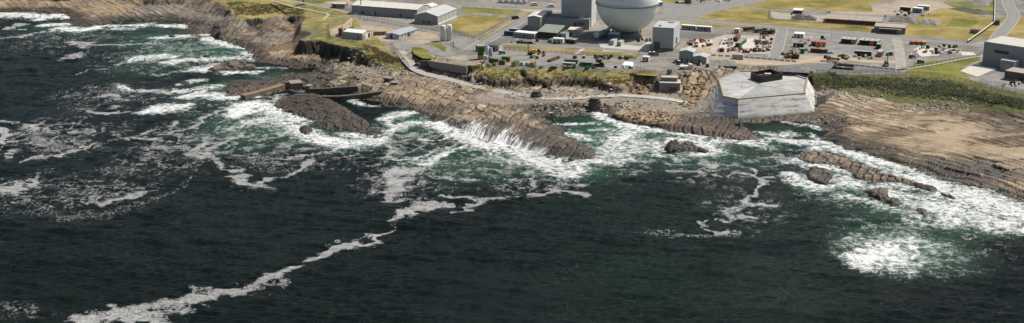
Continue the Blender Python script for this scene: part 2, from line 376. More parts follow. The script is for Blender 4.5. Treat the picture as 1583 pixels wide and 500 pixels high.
# colours of the ground, plus shade painted onto the steep cliff faces
def C(*c): return np.array(c)
n1 = fbm(X * 0.035, Y * 0.035, 4, 12)[..., None]; n2 = fbm(X * 0.3, Y * 0.3, 4, 14)[..., None]; n3 = fbm(X * 0.9, Y * 0.9, 3, 15)[..., None]
mix = lambda a, b, t: a + (b - a) * (t if np.ndim(t) == 3 or np.isscalar(t) else t[..., None])
rock = mix(C(.18,.148,.112), C(.36,.295,.212), sstep(.35, .65, n1 * .6 + n2 * .4))
rock = rock * (0.62 + 0.55 * big[..., None]) * (.78 + .44 * sm[..., None]) * (1 + 0.6 * (n3 - .5))
tan = np.clip(blob(430,85,60,22) + blob(1000,180,90,14) + blob(1085,132,28,18) + blob(1120,205,60,14) + blob(1400,225,140,30) * .5 + blob(60,8,70,10) + blob(150,12,60,10) + blob(620,145,90,16) * .5, 0, 1)
rock = mix(rock, mix(C(.38,.285,.18), C(.33,.27,.19), n2) * (0.75 + .4 * big[..., None]), tan * .75)
red = np.clip(blob(1060,200,110,12) + blob(1300,232,60,10)*.5, 0, 1); rock = mix(rock, C(.19,.125,.085) * (0.7 + .6 * big[..., None]), red * (1 - sstep(2.2, 3.2, Z)) * .8)
grey = np.clip(blob(330,30,90,14) + blob(400,60,50,16)*.7 + blob(250,20,60,12), 0, 1); rock = mix(rock, C(.20,.195,.185) * (0.75 + .5 * sm[..., None]), grey * .6)
rock = mix(rock, C(.045,.04,.034), steep[..., None] * .9)  # cliff shadow painted in: steep faces pulled towards black
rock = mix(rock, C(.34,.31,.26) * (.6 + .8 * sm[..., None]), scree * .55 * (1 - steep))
rock = rock * (1 - .62 * (1 - sstep(.15, .7, gap)) * np.clip(fresh + .2, 0, 1) * (1 - .3 * smoothed) - .3 * (1 - sstep(.1, .5, gap2)) * fresh)[..., None]
rock = rock * C(1.02, .97, .90)
wet = (1 - sstep(1.4, 3.0, Z + 3.0 * (n1[..., 0] - .5) + .8 * (n2[..., 0] - .5) - .25 * sand)) * (1 - .5 * sand)
rock = mix(rock, rock * C(.20, .185, .165) + C(.008,.006,.004), wet)
washed = np.clip(blob(870,226,75,20,.5) + blob(760,205,95,20,.5) * .9 + blob(650,170,60,10,.5) + blob(385,134,60,14) + blob(1450,272,150,16,.5) * .9 + blob(1340,228,60,10,.5) + blob(300,48,60,14,.5) + blob(128,34,32,10,.5) + blob(370,90,45,20,.5) * .6 + blob(1070,210,110,9,.5) * .8 + blob(560,150,40,8) * .8, 0, 1) * sstep(.3, .5, n1[..., 0] * .5 + n2[..., 0] * .5 + .12)
rock = mix(rock, rock * C(.24, .22, .20) + C(.008,.006,.004), washed * (1 - wet)); wet = np.maximum(wet, washed)
weed = sstep(.45, .6, n2[..., 0]) * (1 - sstep(0.2, 1.6, Z)) ; rock = mix(rock, C(.05,.042,.015), weed * .5)
rock = mix(rock, rock * C(.48,.42,.37), sstep(.47, .58, fbm(X * .06, Y * .1, 4, 95)) * smoothed * .8)
sandc = mix(C(.31,.235,.155), C(.39,.305,.21), n2); rock = mix(rock, sandc, .72 * sand * sstep(1.0, 1.8, Z) * sstep(.3, .5, n2[..., 0] + .2 * sand))
rock = mix(rock, mix(C(.19,.17,.145), C(.29,.255,.21), n2), gravel * .7)
gr = mix(C(.12,.12,.028), C(.26,.215,.07), sstep(.35, .62, n1 * .55 + n2 * .45)); gr = mix(gr, C(.30,.235,.14), sstep(.60, .72, n2) * .7)
gr = gr * (.7 + .6 * n3)
gr = mix(gr, mix(C(.045,.055,.015), C(.10,.105,.03), n2), right_bank * .8)
yard = mix(C(.145,.138,.125), C(.25,.228,.192), sstep(.34, .64, n1 * .5 + n2 * .5)) * (.85 + .3 * n3)
dirt = np.clip(blob(1150,98,60,7) + blob(1260,92,60,6) + blob(1110,80,40,12) + blob(1140,68,60,12) + blob(575,58,50,8) + blob(655,58,30,9)+ blob(1440,35,40,7) + blob(1420,10,60,8) + blob(1350,18,60,5) + blob(690,90,30,5), 0, 1)
yard = mix(yard, mix(C(.32,.26,.185), C(.40,.335,.25), n2), dirt * .85)
yard = mix(yard, C(.10,.10,.098), np.clip(blob(1230,108,70,9) + blob(1130,103,30,5) + blob(1090,57,60,4), 0, 1) * .7 * (n2[..., 0] + .4))
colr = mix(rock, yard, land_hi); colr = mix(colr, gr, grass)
rs = 0.75 + .12 * (1-land_hi)
z_top = Z.max()
keep = np.maximum.reduce([Z[:-1, :-1], Z[1:, :-1], Z[:-1, 1:], Z[1:, 1:]]) > -1.6
tm, t, b = nodes_of("terrain_surface"); L = t.links.new
at = N(t, "ShaderNodeAttribute", attribute_name="col"); tc = N(t, "ShaderNodeTexCoord")
nz = N(t, "ShaderNodeTexNoise"); nz.inputs["Scale"].default_value = 1.3; nz.inputs["Detail"].default_value = 8; nz.inputs["Roughness"].default_value = .7; L(tc.outputs["Object"], nz.inputs["Vector"])
mr = N(t, "ShaderNodeMapRange"); mr.inputs[1].default_value = .3; mr.inputs[2].default_value = .7; mr.inputs[3].default_value = .6; mr.inputs[4].default_value = 1.35; L(nz.outputs["Fac"], mr.inputs[0])
mm = N(t, "ShaderNodeMix", data_type='RGBA', blend_type='MULTIPLY'); mm.inputs[0].default_value = 1; L(at.outputs["Color"], mm.inputs[6]); L(mr.outputs[0], mm.inputs[7]); L(mm.outputs[2], b.inputs["Base Color"])
aw = N(t, "ShaderNodeAttribute", attribute_name="wet"); mw = N(t, "ShaderNodeMapRange"); mw.inputs[3].default_value = .92; mw.inputs[4].default_value = .6; L(aw.outputs["Fac"], mw.inputs[0]); L(mw.outputs[0], b.inputs["Roughness"])
b.inputs["Specular IOR Level"].default_value = .35
bp = N(t, "ShaderNodeBump"); bp.inputs["Distance"].default_value = .10; bp.inputs["Strength"].default_value = .8; L(nz.outputs["Fac"], bp.inputs["Height"]); L(bp.outputs[0], b.inputs["Normal"])
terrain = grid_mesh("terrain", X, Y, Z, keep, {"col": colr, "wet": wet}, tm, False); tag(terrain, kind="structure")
hz = sampler(Z)
def gz(x, y): return float(hz([x], [y])[0])
# ------------------------------------------------------------------ reefs and rocks standing in the water
def rock_object(name, P, h, label, cat="rock", tilt=(0, 0), amp=1.0, seed=0, tint=(.044,.034,.023), edge=2.5, step=0.5, group=None, flat=0.6, dry=None):
    W_ = [G(x, y, 0) for x, y in P]; cx = sum(p[0] for p in W_) / len(W_); cy = sum(p[1] for p in W_) / len(W_)
    x0 = min(p[0] for p in W_) - 3; x1 = max(p[0] for p in W_) + 3; y0 = min(p[1] for p in W_) - 3; y1 = max(p[1] for p in W_) + 3
    xx, yy = np.meshgrid(np.arange(x0, x1, step), np.arange(y0, y1, step))
    wx = xx + 2.4 * (fbm(xx * .3, yy * .3, 3, seed) - .5); wy = yy + 2.4 * (fbm(xx * .3, yy * .3, 3, seed + 5) - .5)
    d = dpoly(wx, wy, W_, True) * np.where(inpoly(wx, wy, W_), 1, -1)
    h = h * (.78 if name == 'sea_rock' else 1)
    base = np.where(d > 0, h * np.clip(d / edge, 0, 1) ** flat, np.clip(d * 1.0, -2, 0))
    base = base + np.where(d > 0, (tilt[0] * (xx - cx) + tilt[1] * (yy - cy)), 0)
    r, g1, g2, bg_, sm_, st_ = rock_relief(xx * 1.15, yy * 1.15, base, amp * 1.25, seed)
    r = r + .5 * (fbm(xx * .8, yy * .8, 3, seed + 7) - .5)
    zz = base + r * np.clip(d / 1.2, 0, 1)
    nn = fbm(xx * .3, yy * .3, 4, seed + 2)[..., None]
    c = mix(np.array(tint) * .55, np.array(tint) * 1.5, nn) * (.6 + .8 * bg_[..., None]) * (1 - .45 * (1 - sstep(.1, .6, g1)))[..., None]
    if dry is not None: c = mix(c, np.array(dry) * (.6 + .8 * sm_[..., None]), sstep(h * .65, h * 1.0, zz + (nn[..., 0] - .5))[..., None] * .8)
    w = 1 - sstep(h * .5, h * 1.1 + .6, zz)
    k = np.maximum.reduce([zz[:-1, :-1], zz[1:, :-1], zz[:-1, 1:], zz[1:, 1:]]) > -1.4
    c = c * (.8 if name == 'sea_rock' else 1)
    o = grid_mesh(name, xx - cx, yy - cy, zz, k, {"col": c, "wet": w}, tm, False); o.location = (cx, cy, 0)
    return tag(o, label, cat, group)
DRYR = (.20,.165,.12)
REEFS = []
def reef(*a, **k): REEFS.append(([G(x, y, 0) for x, y in a[1]])); return rock_object(*a, **k)
reef("rock_reef", [(419,166),(430,156),(444,151),(470,146),(487,147),(512,156),(530,166),(545,174),(570,190),(597,205),(590,214),(574,216),(552,205),(530,201),(510,204),(494,198),(486,190),(466,184),(440,175)], 1.25,
     "large dark brown wedge of reef awash beyond the harbour wall", "reef", tilt=(.008, .02), amp=1.1, seed=3, edge=7)
reef("sea_rock", [(463,198),(472,195),(481,198),(483,205),(474,209),(463,205)], 1.8, "small dark rock at the foamy left edge of the brown wedge reef", seed=8, amp=.6, group="rocks in the water")
reef("sea_rock", [(505,219),(512,216),(521,219),(518,223),(507,223)], .9, "low dark rock nearly buried in white surf below the wedge reef", seed=9, amp=.4, group="rocks in the water")
reef("sea_rock", [(1028,230),(1032,223),(1048,222),(1052,228),(1046,236),(1034,238)], 3.2, "blocky dark rock at the left end of the islet off the cofferdam", seed=10, amp=.6, group="rocks in the water", edge=1.5, flat=.35)
reef("sea_rock", [(1046,231),(1056,221),(1064,219),(1074,224),(1082,230),(1098,235),(1090,238),(1070,234),(1052,234)], 1.9, "low brown islet ringed with foam left of the cofferdam", seed=11, amp=.7, group="rocks in the water", dry=DRYR)
reef("rock_reef", [(1233,244),(1240,237),(1277,237),(1300,243),(1326,252),(1345,262),(1370,270),(1400,277),(1420,283),(1408,286),(1380,284),(1350,283),(1325,276),(1310,266),(1290,258),(1262,256),(1246,255)], 1.4,
     "long narrow tan ridge of rock running parallel to the right shore", "reef", seed=12, amp=.9, tint=(.10,.075,.05), dry=(.22,.165,.11), edge=3.5)
reef("sea_rock", [(1250,270),(1252,264),(1266,263),(1284,269),(1285,280),(1276,288),(1262,285),(1250,278)], 2.6, "square blocky rock standing in surf left of the tan ridge", seed=13, amp=.5, tint=(.10,.085,.06), group="rocks in the water", edge=1.2, flat=.3)
reef("sea_rock", [(1340,299),(1346,294),(1358,293),(1373,296),(1373,305),(1362,309),(1350,306)], 2.2, "rough brown rock left of the chain below the tan ridge", seed=14, amp=.6, tint=(.10,.08,.055), group="rocks in the water", edge=1.5)
reef("sea_rock", [(1372,311),(1380,308),(1394,311),(1393,318),(1380,320)], 1.7, "small brown rock in the middle of the chain below the tan ridge", seed=15, amp=.5, tint=(.10,.08,.055), group="rocks in the water", edge=1.2)
reef("sea_rock", [(1416,326),(1422,323),(1432,327),(1438,334),(1430,336),(1420,331)], 1.5, "small split rock at the lower right end of the chain in the surf", seed=16, amp=.5, tint=(.10,.08,.055), group="rocks in the water", edge=1.0)
reef("sea_rock", [(1402,287),(1412,284),(1445,289),(1449,296),(1440,299),(1418,293)], 1.7, "dark flat rock just past the right tip of the tan ridge", seed=17, amp=.6, group="rocks in the water", edge=2)
reef("sea_rock", [(1448,299),(1458,299),(1478,306),(1476,309),(1458,305)], 1.1, "thin dark rock sliver trailing off into the right-hand surf", seed=18, amp=.4, group="rocks in the water", edge=1.5)
reef("sea_rock", [(322,108),(332,103),(350,99),(372,94),(392,98),(398,104),(396,109),(375,107),(350,110),(330,112)], 2.0, "jagged grey brown rock shelf off the pale slab on the left", seed=19, amp=.9, group="rocks in the water", dry=DRYR)
reef("sea_rock", [(261,57),(266,54),(271,57),(267,60)], 1.5, "lone black rock in surf under the left grey ledges", seed=20, amp=.3, group="rocks in the water", edge=1.2)
reef("sea_rock", [(302,90),(308,88),(313,90),(307,92)], 1.0, "left one of two tiny rocks beside each other in the green bay", seed=21, amp=.3, group="rocks in the water", edge=1.2)
reef("sea_rock", [(314,88),(319,86),(325,88),(320,91)], 1.2, "right one of two tiny rocks beside each other in the green bay", seed=22, amp=.3, group="rocks in the water", edge=1.2)
reef("sea_rock", [(276,130),(284,126),(296,127),(290,132),(280,132)], .9, "flat dark rock awash out in the water left of the pier", seed=23, amp=.3, group="rocks in the water", edge=1.5)
reef("sea_rock", [(218,93),(224,90),(230,92),(224,94)], .8, "small awash rock in a white patch in the far left bay", seed=24, amp=.3, group="rocks in the water", edge=1.2)
reef("sea_rock", [(1300,228),(1308,224),(1322,229),(1318,233),(1306,232)], 1.0, "dark wet rock close under the tan beach ledge", seed=25, amp=.4, group="rocks in the water", edge=1.4)
reef("sea_rock", [(876,247),(884,243),(892,246),(886,251)], 1.0, "dark knob of rock under the tip of the long slab point", seed=26, amp=.4, group="rocks in the water", edge=1.2)

# ------------------------------------------------------------------ the sea
sx = np.arange(-430, 430.1, 0.72); sy = np.concatenate([np.arange(372, 640, 0.66), np.arange(640, 985, 0.9)])
SX, SY = np.meshgrid(sx, sy); PX, PY = toP(SX, SY, 0.0)
bed = hz(SX, SY)
vis = (PX > -70) & (PX < 1655) & (PY < 530) & (bed < 1.6)
wav = np.zeros(SX.shape); wr = random.Random(5)
for i in range(34):
    lam = 2.0 * (1.13 ** i) if i < 20 else wr.uniform(2.2, 7)
    lam = min(lam, 20); a = math.radians(90 + wr.gauss(-8, 30)); k = 2 * math.pi / lam
    wav += 0.0125 * lam ** 0.65 * np.sin(k * (SX * math.cos(a) + SY * math.sin(a)) + wr.random() * 6.28 + 1.5 * fbm(SX * .02, SY * .02, 2, i))
wav *= 0.75 + 0.5 * fbm(SX * .012, SY * .012, 2, 3)
# drifting foam: (points, half width in metres at each end or list, strength)
scum = np.zeros(SX.shape); surf = np.zeros(SX.shape); dots = np.zeros(SX.shape)
wxS = SX + 9 * (fbm(SX * .06, SY * .06, 4, 50) - .5) + 3 * (fbm(SX * .3, SY * .3, 3, 52) - .5); wyS = SY + 9 * (fbm(SX * .06, SY * .06, 4, 51) - .5) + 3 * (fbm(SX * .3, SY * .3, 3, 53) - .5)
wxF = SX + 9 * (fbm(SX * .11, SY * .11, 4, 54) - .5) + 3 * (fbm(SX * .45, SY * .45, 2, 56) - .5); wyF = SY + 11 * (fbm(SX * .11, SY * .11, 4, 55) - .5) + 3 * (fbm(SX * .45, SY * .45, 2, 57) - .5)
wmul = np.exp(2.4 * (fbm(SX * .07, SY * .07, 3, 58) - .5)) * np.exp(1.6 * (fbm(SX * .3, SY * .3, 2, 59) - .5))
def line(A, P, w, s=1.0, tight=False, halo=0.0):
    Pw = [G(x, y, 0) for x, y in P]; ws = list(w) if isinstance(w, (list, tuple)) else [w] * len(P)
    if tight: ws = [.62 * q + .25 for q in ws]
    if len(ws) == 2 and len(P) > 2: ws = [ws[0] + (ws[1] - ws[0]) * i / (len(P) - 1) for i in range(len(P))]
    mrg = max(ws) * 4 + 14
    x0 = min(p[0] for p in Pw) - mrg; x1 = max(p[0] for p in Pw) + mrg; y0 = min(p[1] for p in Pw) - mrg; y1 = max(p[1] for p in Pw) + mrg
    i0, i1 = np.searchsorted(sx, [x0, x1]); j0, j1 = np.searchsorted(sy, [y0, y1])
    if i0 >= i1 or j0 >= j1: return
    sl = (slice(j0, j1), slice(i0, i1)); qx, qy = (wxF, wyF) if tight else (wxS, wyS)
    d = dpoly_w(qx[sl], qy[sl], Pw, ws) / (wmul[sl] if tight else 1)
    A[sl] = np.maximum(A[sl], s * (1 - sstep(.15, 1.75, d)))
    if halo: dots[sl] = np.maximum(dots[sl], halo * (1 - sstep(.8, 3.2, d)))
def patch(A, cx, cy, rx, ry, s=1.0):
    """ellipse given by its extent in the photo, laid on the water"""
    x, y = G(cx, cy, 0); ax = abs(G(cx + rx, cy, 0)[0] - x); ay = abs(G(cx, cy + ry, 0)[1] - G(cx, cy - ry, 0)[1]) / 2
    d = np.hypot((wxS - x) / ax, (wyS - y) / ay); A[:] = np.maximum(A, s * (1 - sstep(.1, 1.35, d)))
# the long streak in the foreground
line(scum, [(112,494),(150,488),(200,481),(245,474),(290,464),(330,457),(370,447),(410,434),(445,420),(470,411)], [3.2,4.2,4.0,4.4,4.6,4.0,3.6,3.6,3.0,2.2], 1, True, .75)
line(scum, [(205,492),(240,490),(258,496)], [3,4,3], .9, True, .5)
line(scum, [(482,400),(505,390),(535,384),(565,381),(580,376),(574,368),(584,361),(600,354)], [2.0,3.2,3.6,3.4,2.4,1.6,1.2,.8], 1, True, .8)
line(scum, [(600,338),(625,328),(655,322),(690,318)], [1.2,5,6,3], 1, True, .7); line(scum, [(690,303),(715,308),(735,311)], [3,5,1], 1, True, .6)
line(scum, [(700,328),(718,324),(712,318),(740,314),(765,309),(790,307),(830,304)], [1.5,2.2,2.2,2.5,1.5,.8,.4], .95, True, .6)
line(scum, [(645,262),(618,266),(602,272),(625,280),(622,290),(598,297),(592,304),(612,308)], [2.5,6,5,4,5,5,3.5,2], 1, True, .7)
line(scum, [(645,268),(660,258),(668,250),(690,232),(705,222)], [2,2,1.8,1.4,1], .9, True, .6)
line(scum, [(680,273),(698,277),(706,282),(730,278),(752,280)], [1.2,1.8,1.2,1.5,.8], .8, True, .7); line(scum, [(818,262),(812,270),(822,272),(828,290),(824,300),(845,302),(860,295),(890,299),(895,303)], [3.5,3,1.2,1.2,1.5,1.4,1.8,2,1.4], .95, True, .8)
line(scum, [(880,288),(905,282),(928,278)], [.8,1.2,.6], .7, True, .6); patch(dots, 770, 290, 80, 14, .45); patch(dots, 690, 345, 30, 10, .45); patch(dots, 660, 368, 20, 8, .4)
# swirls on the left
line(scum, [(0,186),(25,189),(45,192),(58,200)], [2,2.6,3,1.4], .95, True, .6); line(scum, [(0,204),(8,212),(4,222)], [3.5,4,3], 1, True, .6); line(scum, [(14,234),(20,238)], [2,2], .9, True, .4)
line(scum, [(28,251),(55,244),(85,241)], [1.2,3,1.8], .95, True, .6); line(scum, [(90,240),(120,233),(158,225)], [1.2,2.0,.6], .9, True, .6); line(scum, [(118,231),(145,222)], [2,1.5], .85, True, .5)
line(dots, [(40,197),(60,212),(80,226),(110,230)], 6, .75); line(dots, [(75,205),(110,215),(150,220)], 4, .6)
line(scum, [(0,290),(20,288),(30,292),(20,300)], [7,7,5,4], 1, True, .7); line(scum, [(40,281),(60,286)], [3,2.4], .85, True, .8)
line(dots, [(20,300),(60,320),(110,338),(160,330),(215,318),(260,297),(300,275)], [3,4,5,5.5,4,3,2], .62); line(dots, [(0,316),(60,332)], 5, .55)
line(scum, [(158,315),(180,312),(195,306),(215,302),(232,294)], [2,3.2,3.8,2.4,1], .95, True, .7); line(dots, [(60,285),(110,295),(170,305)], 6, .6); patch(dots, 180, 262, 80, 16, .62); patch(dots, 60, 268, 25, 14, .62)
line(scum, [(140,172),(150,176),(180,175),(205,171)], [2,4,3.5,1.5], 1, True, .5); line(scum, [(170,168),(182,166)], [2.5,2.5], .9, True, .5); patch(dots, 175, 142, 65, 20, .66); line(scum, [(150,152),(175,148),(195,156)], [3,4,3], .7)
line(scum, [(200,217),(198,214),(206,213),(225,217),(250,213)], [1.6,1.8,2.0,1.5,1], .95, True, .5); line(scum, [(218,210),(232,203)], [2,2], .9, True, .4); line(scum, [(255,207),(270,203),(300,197),(312,187),(335,172),(352,164)], [1.5,2.6,3,2.4,1.8,2.6], .95, True, .6)
line(scum, [(262,200),(262,192),(272,188)], [2.5,2.4,1.2], .9, True, .5); line(scum, [(120,114),(150,108),(175,103),(192,98)], [.8,1,1.1,.8], .75, True, .4)
line(scum, [(95,92),(115,88),(125,82)], [4,6,3], .85); line(scum, [(110,64),(125,68),(132,74)], [5,6,3], .85); line(scum, [(138,70),(190,69),(240,68)], [1.2,1.6,1.6], .7); line(scum, [(10,46),(22,40),(45,38)], [1.6,2,2], .9, True); line(scum, [(15,45),(40,46)], [2,2], .8, True); line(scum, [(0,60),(30,58),(70,48)], [1.5,2,2.2], .75)
line(scum, [(302,232),(316,220),(335,221),(340,226)], [1.5,3,3,2], .85, True, .6); line(scum, [(324,240),(330,225),(355,217),(380,207)], [4,2,2.4,2], .95, True, .6); line(scum, [(302,240),(320,242),(335,245),(350,258),(362,266)], [3.5,4,3,3.4,3], 1, True, .7)
line(scum, [(366,274),(380,283),(400,284),(420,276),(445,272),(465,262),(490,245)], [4,5,5,3,2.4,2,1.2], 1, True, .7); patch(dots, 410, 252, 90, 26, .62); patch(dots, 250, 240, 60, 10, .55)
line(scum, [(330,205),(360,200),(385,192),(400,184)], [1.5,2,2.4,2.6], .85, True, .5); line(scum, [(396,222),(420,214),(445,205),(470,205),(490,212)], [1.4,1.6,2,1.4,1], .8, True, .5); line(scum, [(440,248),(465,240),(490,238)], [2,2,1.4], .8, True, .5)
patch(dots, 30, 480, 60, 22, .5); line(dots, [(598,352),(604,342),(612,334)], 2.5, .6); patch(dots, 560, 372, 60, 10, .4); patch(dots, 430, 425, 60, 12, .42); line(dots, [(0,372),(30,380)], 3, .4)
# right of the middle
line(scum, [(1168,262),(1172,275),(1182,282),(1170,295),(1162,305),(1158,314)], [1.6,1.4,2.2,2.6,3,3.2], 1, True, .4); line(scum, [(1158,317),(1180,318),(1196,317)], [2.4,2,.8], .95, True, .3)
line(scum, [(1145,318),(1122,322),(1126,332),(1140,340),(1155,336)], [2,2.4,1.6,1.8,2], .9, True, .6); line(scum, [(1130,344),(1100,338),(1085,342),(1092,352),(1112,362),(1140,362)], [1.6,1.2,1.6,1.6,2.2,1.4], .95, True, .5)
patch(dots, 1020, 360, 55, 12, .66); line(dots, [(1040,366),(1090,366),(1140,364)], 3.5, .7); patch(dots, 1030, 292, 16, 10, .5); line(dots, [(930,460),(960,470)], 3, .2)
line(scum, [(980,250),(990,257),(1020,261),(1060,263),(1090,266)], [1.6,1.2,1,1,.8], .8, True, .5); line(scum, [(1085,254),(1110,258),(1130,256)], 1.8, .75, True, .4); line(scum, [(1100,268),(1125,274),(1140,270),(1165,268)], [1.6,1.8,1.4,1.4], .8, True, .4); line(scum, [(1185,275),(1210,268),(1245,265)], [1.4,1.6,1.6], .75, True, .4)
line(dots, [(1190,315),(1230,311),(1270,308)], 2.5, .5)
# surf breaking on the coast: (shore stretch, reach in metres, strength)
def surfline(P, w, s): line(surf, P, w, s)
surfline([(-60,24),(0,24),(30,23),(60,26)], [8,10,12,9], 1); surfline([(58,30),(85,25),(105,28)], [7,9,7], 1); surfline([(70,40),(100,38),(125,31)], [6,8,6], .9); surfline([(95,45),(125,47),(150,44)], [7,9,7], 1); surfline([(150,42),(180,40),(215,40),(235,38)], [5,5,7,5], .85)
surfline([(180,45),(200,45)], 5, .7); surfline([(250,40),(270,40),(292,42)], [6,8,6], .95); surfline([(235,60),(260,58),(290,56),(320,54)], [6,9,8,6], .95); surfline([(205,68),(245,67)], 3, .6); surfline([(320,60),(345,68),(375,74)], [6,7,6], .95)
surfline([(205,94),(225,90),(250,86),(262,88)], [6,9,8,5], .95); surfline([(260,98),(290,93),(325,92),(360,90)], [6,8,10,8], .9); surfline([(305,108),(330,104),(355,112),(390,112)], [7,9,6,5], .9); surfline([(380,82),(392,92)], 6, .8); surfline([(400,105),(440,106)], 4, .6); surfline([(300,105),(355,100)], 5, .7)
surfline([(240,117),(275,112)], 3, .5); surfline([(276,131),(300,124),(316,123)], [4,5,3], .9); surfline([(180,132),(200,140),(250,141),(290,142),(330,135)], [2,4,4,5,8], .75); surfline([(285,150),(310,147),(345,150),(370,151)], [6,9,8,4], .95); surfline([(222,174),(245,170),(270,166),(295,162)], [5,9,9,4], 1)
surfline([(360,180),(385,165),(400,164),(420,168),(440,178),(462,190)], [5,12,12,10,10,8], 1); surfline([(390,150),(420,149),(440,146)], 2.5, .6); surfline([(380,190),(420,185),(455,200),(480,208)], [5,9,10,8], .85); surfline([(470,212),(500,220),(530,224),(570,222),(590,215)], [6,9,10,9,5], 1)
surfline([(530,208),(550,212),(570,210)], [5,7,5], .9); surfline([(430,152),(445,150)], 3, .7); surfline([(530,152),(550,155),(575,164)], [3,3.5,3], .8); surfline([(595,185),(610,178),(632,175)], [5,7,6], .9); surfline([(600,205),(620,196),(645,190),(665,194)], [4,6,6,5], .8); surfline([(592,182),(602,196),(598,208)], [3,3,4], .7)
surfline([(664,190),(700,206),(740,220),(783,231),(820,242),(850,250)], [5,7,8,9,9,10], 1); surfline([(650,212),(665,218),(690,212)], 1.6, .75); surfline([(660,255),(680,240),(700,232),(740,222)], [4,4,3,2.5], .75); surfline([(760,240),(790,250),(830,246)], 4, .6)
surfline([(850,252),(862,262),(880,272),(890,262)], [10,12,9,8], .95); surfline([(890,253),(915,250),(945,252),(965,246)], [6,8,6,4], .9); surfline([(610,245),(640,250),(670,235)], 2.5, .6); surfline([(590,225),(610,232),(600,245)], 3.5, .6)
surfline([(930,244),(945,232),(960,215),(975,205)], [5,8,10,8], .8); surfline([(950,240),(985,225),(1010,222)], [8,12,8], .8); surfline([(880,208),(900,212),(915,218)], [5,5,3], .8); surfline([(860,192),(890,192),(920,190)], [3,3,3], .6); surfline([(840,174),(870,172),(905,171),(925,177),(945,186)], [3,4,4,5,5], .9)
surfline([(945,186),(975,195),(1010,201),(1050,205),(1080,213),(1110,219)], [4,5,5,6,6,5], .9); surfline([(920,200),(960,197),(1000,205)], 3, .65); surfline([(1005,220),(1015,228),(1010,240)], [4,5,4], .7); surfline([(1025,224),(1045,218),(1070,219),(1095,226),(1108,236),(1085,241)], [5,5,5,7,7,5], .9); surfline([(1020,240),(1040,242),(1050,250)], [4,3,3], .7); surfline([(975,250),(995,252)], 2, .6)
surfline([(1100,213),(1120,212),(1145,220),(1168,225)], [4,7,6,5], .9); surfline([(1172,228),(1180,218)], 4, .7); surfline([(1165,205),(1200,208),(1220,206)], [2.5,4,4], .85); surfline([(1190,214),(1230,218),(1260,222),(1300,232)], [3,5,5,5], .9); surfline([(1215,190),(1250,195),(1268,200)], [3,3,3], .7); surfline([(1252,208),(1260,222),(1280,228)], [3,4,4], .8)
surfline([(1260,230),(1310,236),(1350,246),(1385,260),(1420,275)], [4,5,6,8,7], .95); surfline([(1325,248),(1350,256),(1385,272)], [3,4,5], .8); surfline([(1415,275),(1450,290),(1500,305),(1550,318),(1600,334)], [8,12,14,14,14], 1); surfline([(1440,310),(1480,325),(1530,345),(1583,352)], [9,12,11,10], .9); surfline([(1380,300),(1410,308),(1440,318),(1470,340)], [7,10,10,9], .85)
surfline([(1230,246),(1240,256),(1256,258)], [3,3.5,3], .85); surfline([(1265,259),(1295,260),(1318,270)], [4,6,5], .9); surfline([(1215,268),(1240,282),(1260,290),(1285,290)], [4,6,6,5], .85); surfline([(1290,275),(1310,285),(1340,290),(1370,288),(1400,290)], [6,8,8,6,6], .75); surfline([(1300,300),(1340,312),(1380,324),(1420,338)], [4,5,5,6], .65); surfline([(1205,250),(1230,252)], 3, .6); surfline([(1190,244),(1205,246)], 3, .5)
patch(surf, 1375, 395, 78, 32, .95); patch(surf, 1395, 378, 80, 22, .75); patch(surf, 1335, 402, 45, 20, 1.15); patch(surf, 1370, 396, 55, 22, 1.1); patch(dots, 1400, 395, 90, 38, .6); patch(surf, 1420, 345, 60, 10, .55)
# greenish aerated shallows
green = np.zeros(SX.shape); lace = np.zeros(SX.shape)
for c in [(110,60,150,30,.5),(270,80,140,40,.8),(400,160,130,50,.9),(330,215,150,40,1),(180,150,130,30,.6),(470,235,130,35,.9),(640,210,90,40,1),(640,265,120,45,.8),(780,250,130,40,.9),(830,285,110,25,.7),(960,230,140,50,1),(1080,250,120,40,.8),(1230,240,110,40,.9),(1330,280,140,50,1),(1480,330,160,45,1),(1390,380,120,60,.9),(100,210,130,40,.72),(120,300,160,50,.6),(30,480,80,20,.4),(250,250,110,30,.7),(1150,320,90,50,.5),(1520,390,100,40,.35)]: patch(lace, *c)
for c in [(320,78,130,22,.9),(250,60,120,20,.55),(230,40,80,12,.5),(400,195,120,40,.7),(560,215,90,22,.7),(640,190,60,26,.8),(740,250,140,34,.6),(960,215,130,45,1),(900,265,70,22,.7),(1080,240,120,28,.7),(1200,215,80,25,.5),(1320,262,90,26,.8),(1370,255,40,8,1),(1430,320,160,36,.7),(1400,375,110,50,.8),(1500,350,100,25,.6),(1310,285,90,30,.7),(350,140,70,22,.6),(120,45,120,18,.3),(1000,430,150,90,.10),(1200,440,140,80,.08),(430,118,60,10,.6),(240,100,80,20,.4),(1060,330,300,60,.08)]: patch(green, *c)
green = np.clip(green + .35 * surf, 0, 1)
# churned water stands higher
churn = sstep(.3, 1, surf)
SZ = wav * (1 - .5 * churn) + churn * (.15 + .8 * (fbm(SX * .25, SY * .25, 4, 70) - .38)) * .9 + .22 * np.sin(SY * .19 + SX * .03 + 3 * fbm(SX * .01, SY * .01, 2, 71))
kq = vis[:-1, :-1] & vis[1:, 1:] & vis[1:, :-1] & vis[:-1, 1:]
wm, t, b = nodes_of("sea_water"); L = t.links.new
geo = N(t, "ShaderNodeNewGeometry")
def attr(n): return N(t, "ShaderNodeAttribute", attribute_name=n).outputs["Fac"]
def noise(sc, det=6, ro=.6, dist=0.0, vec=None):
    n = N(t, "ShaderNodeTexNoise"); n.inputs["Scale"].default_value = sc; n.inputs["Detail"].default_value = det; n.inputs["Roughness"].default_value = ro; n.inputs["Distortion"].default_value = dist
    L(vec or geo.outputs["Position"], n.inputs["Vector"]); return n.outputs["Fac"]
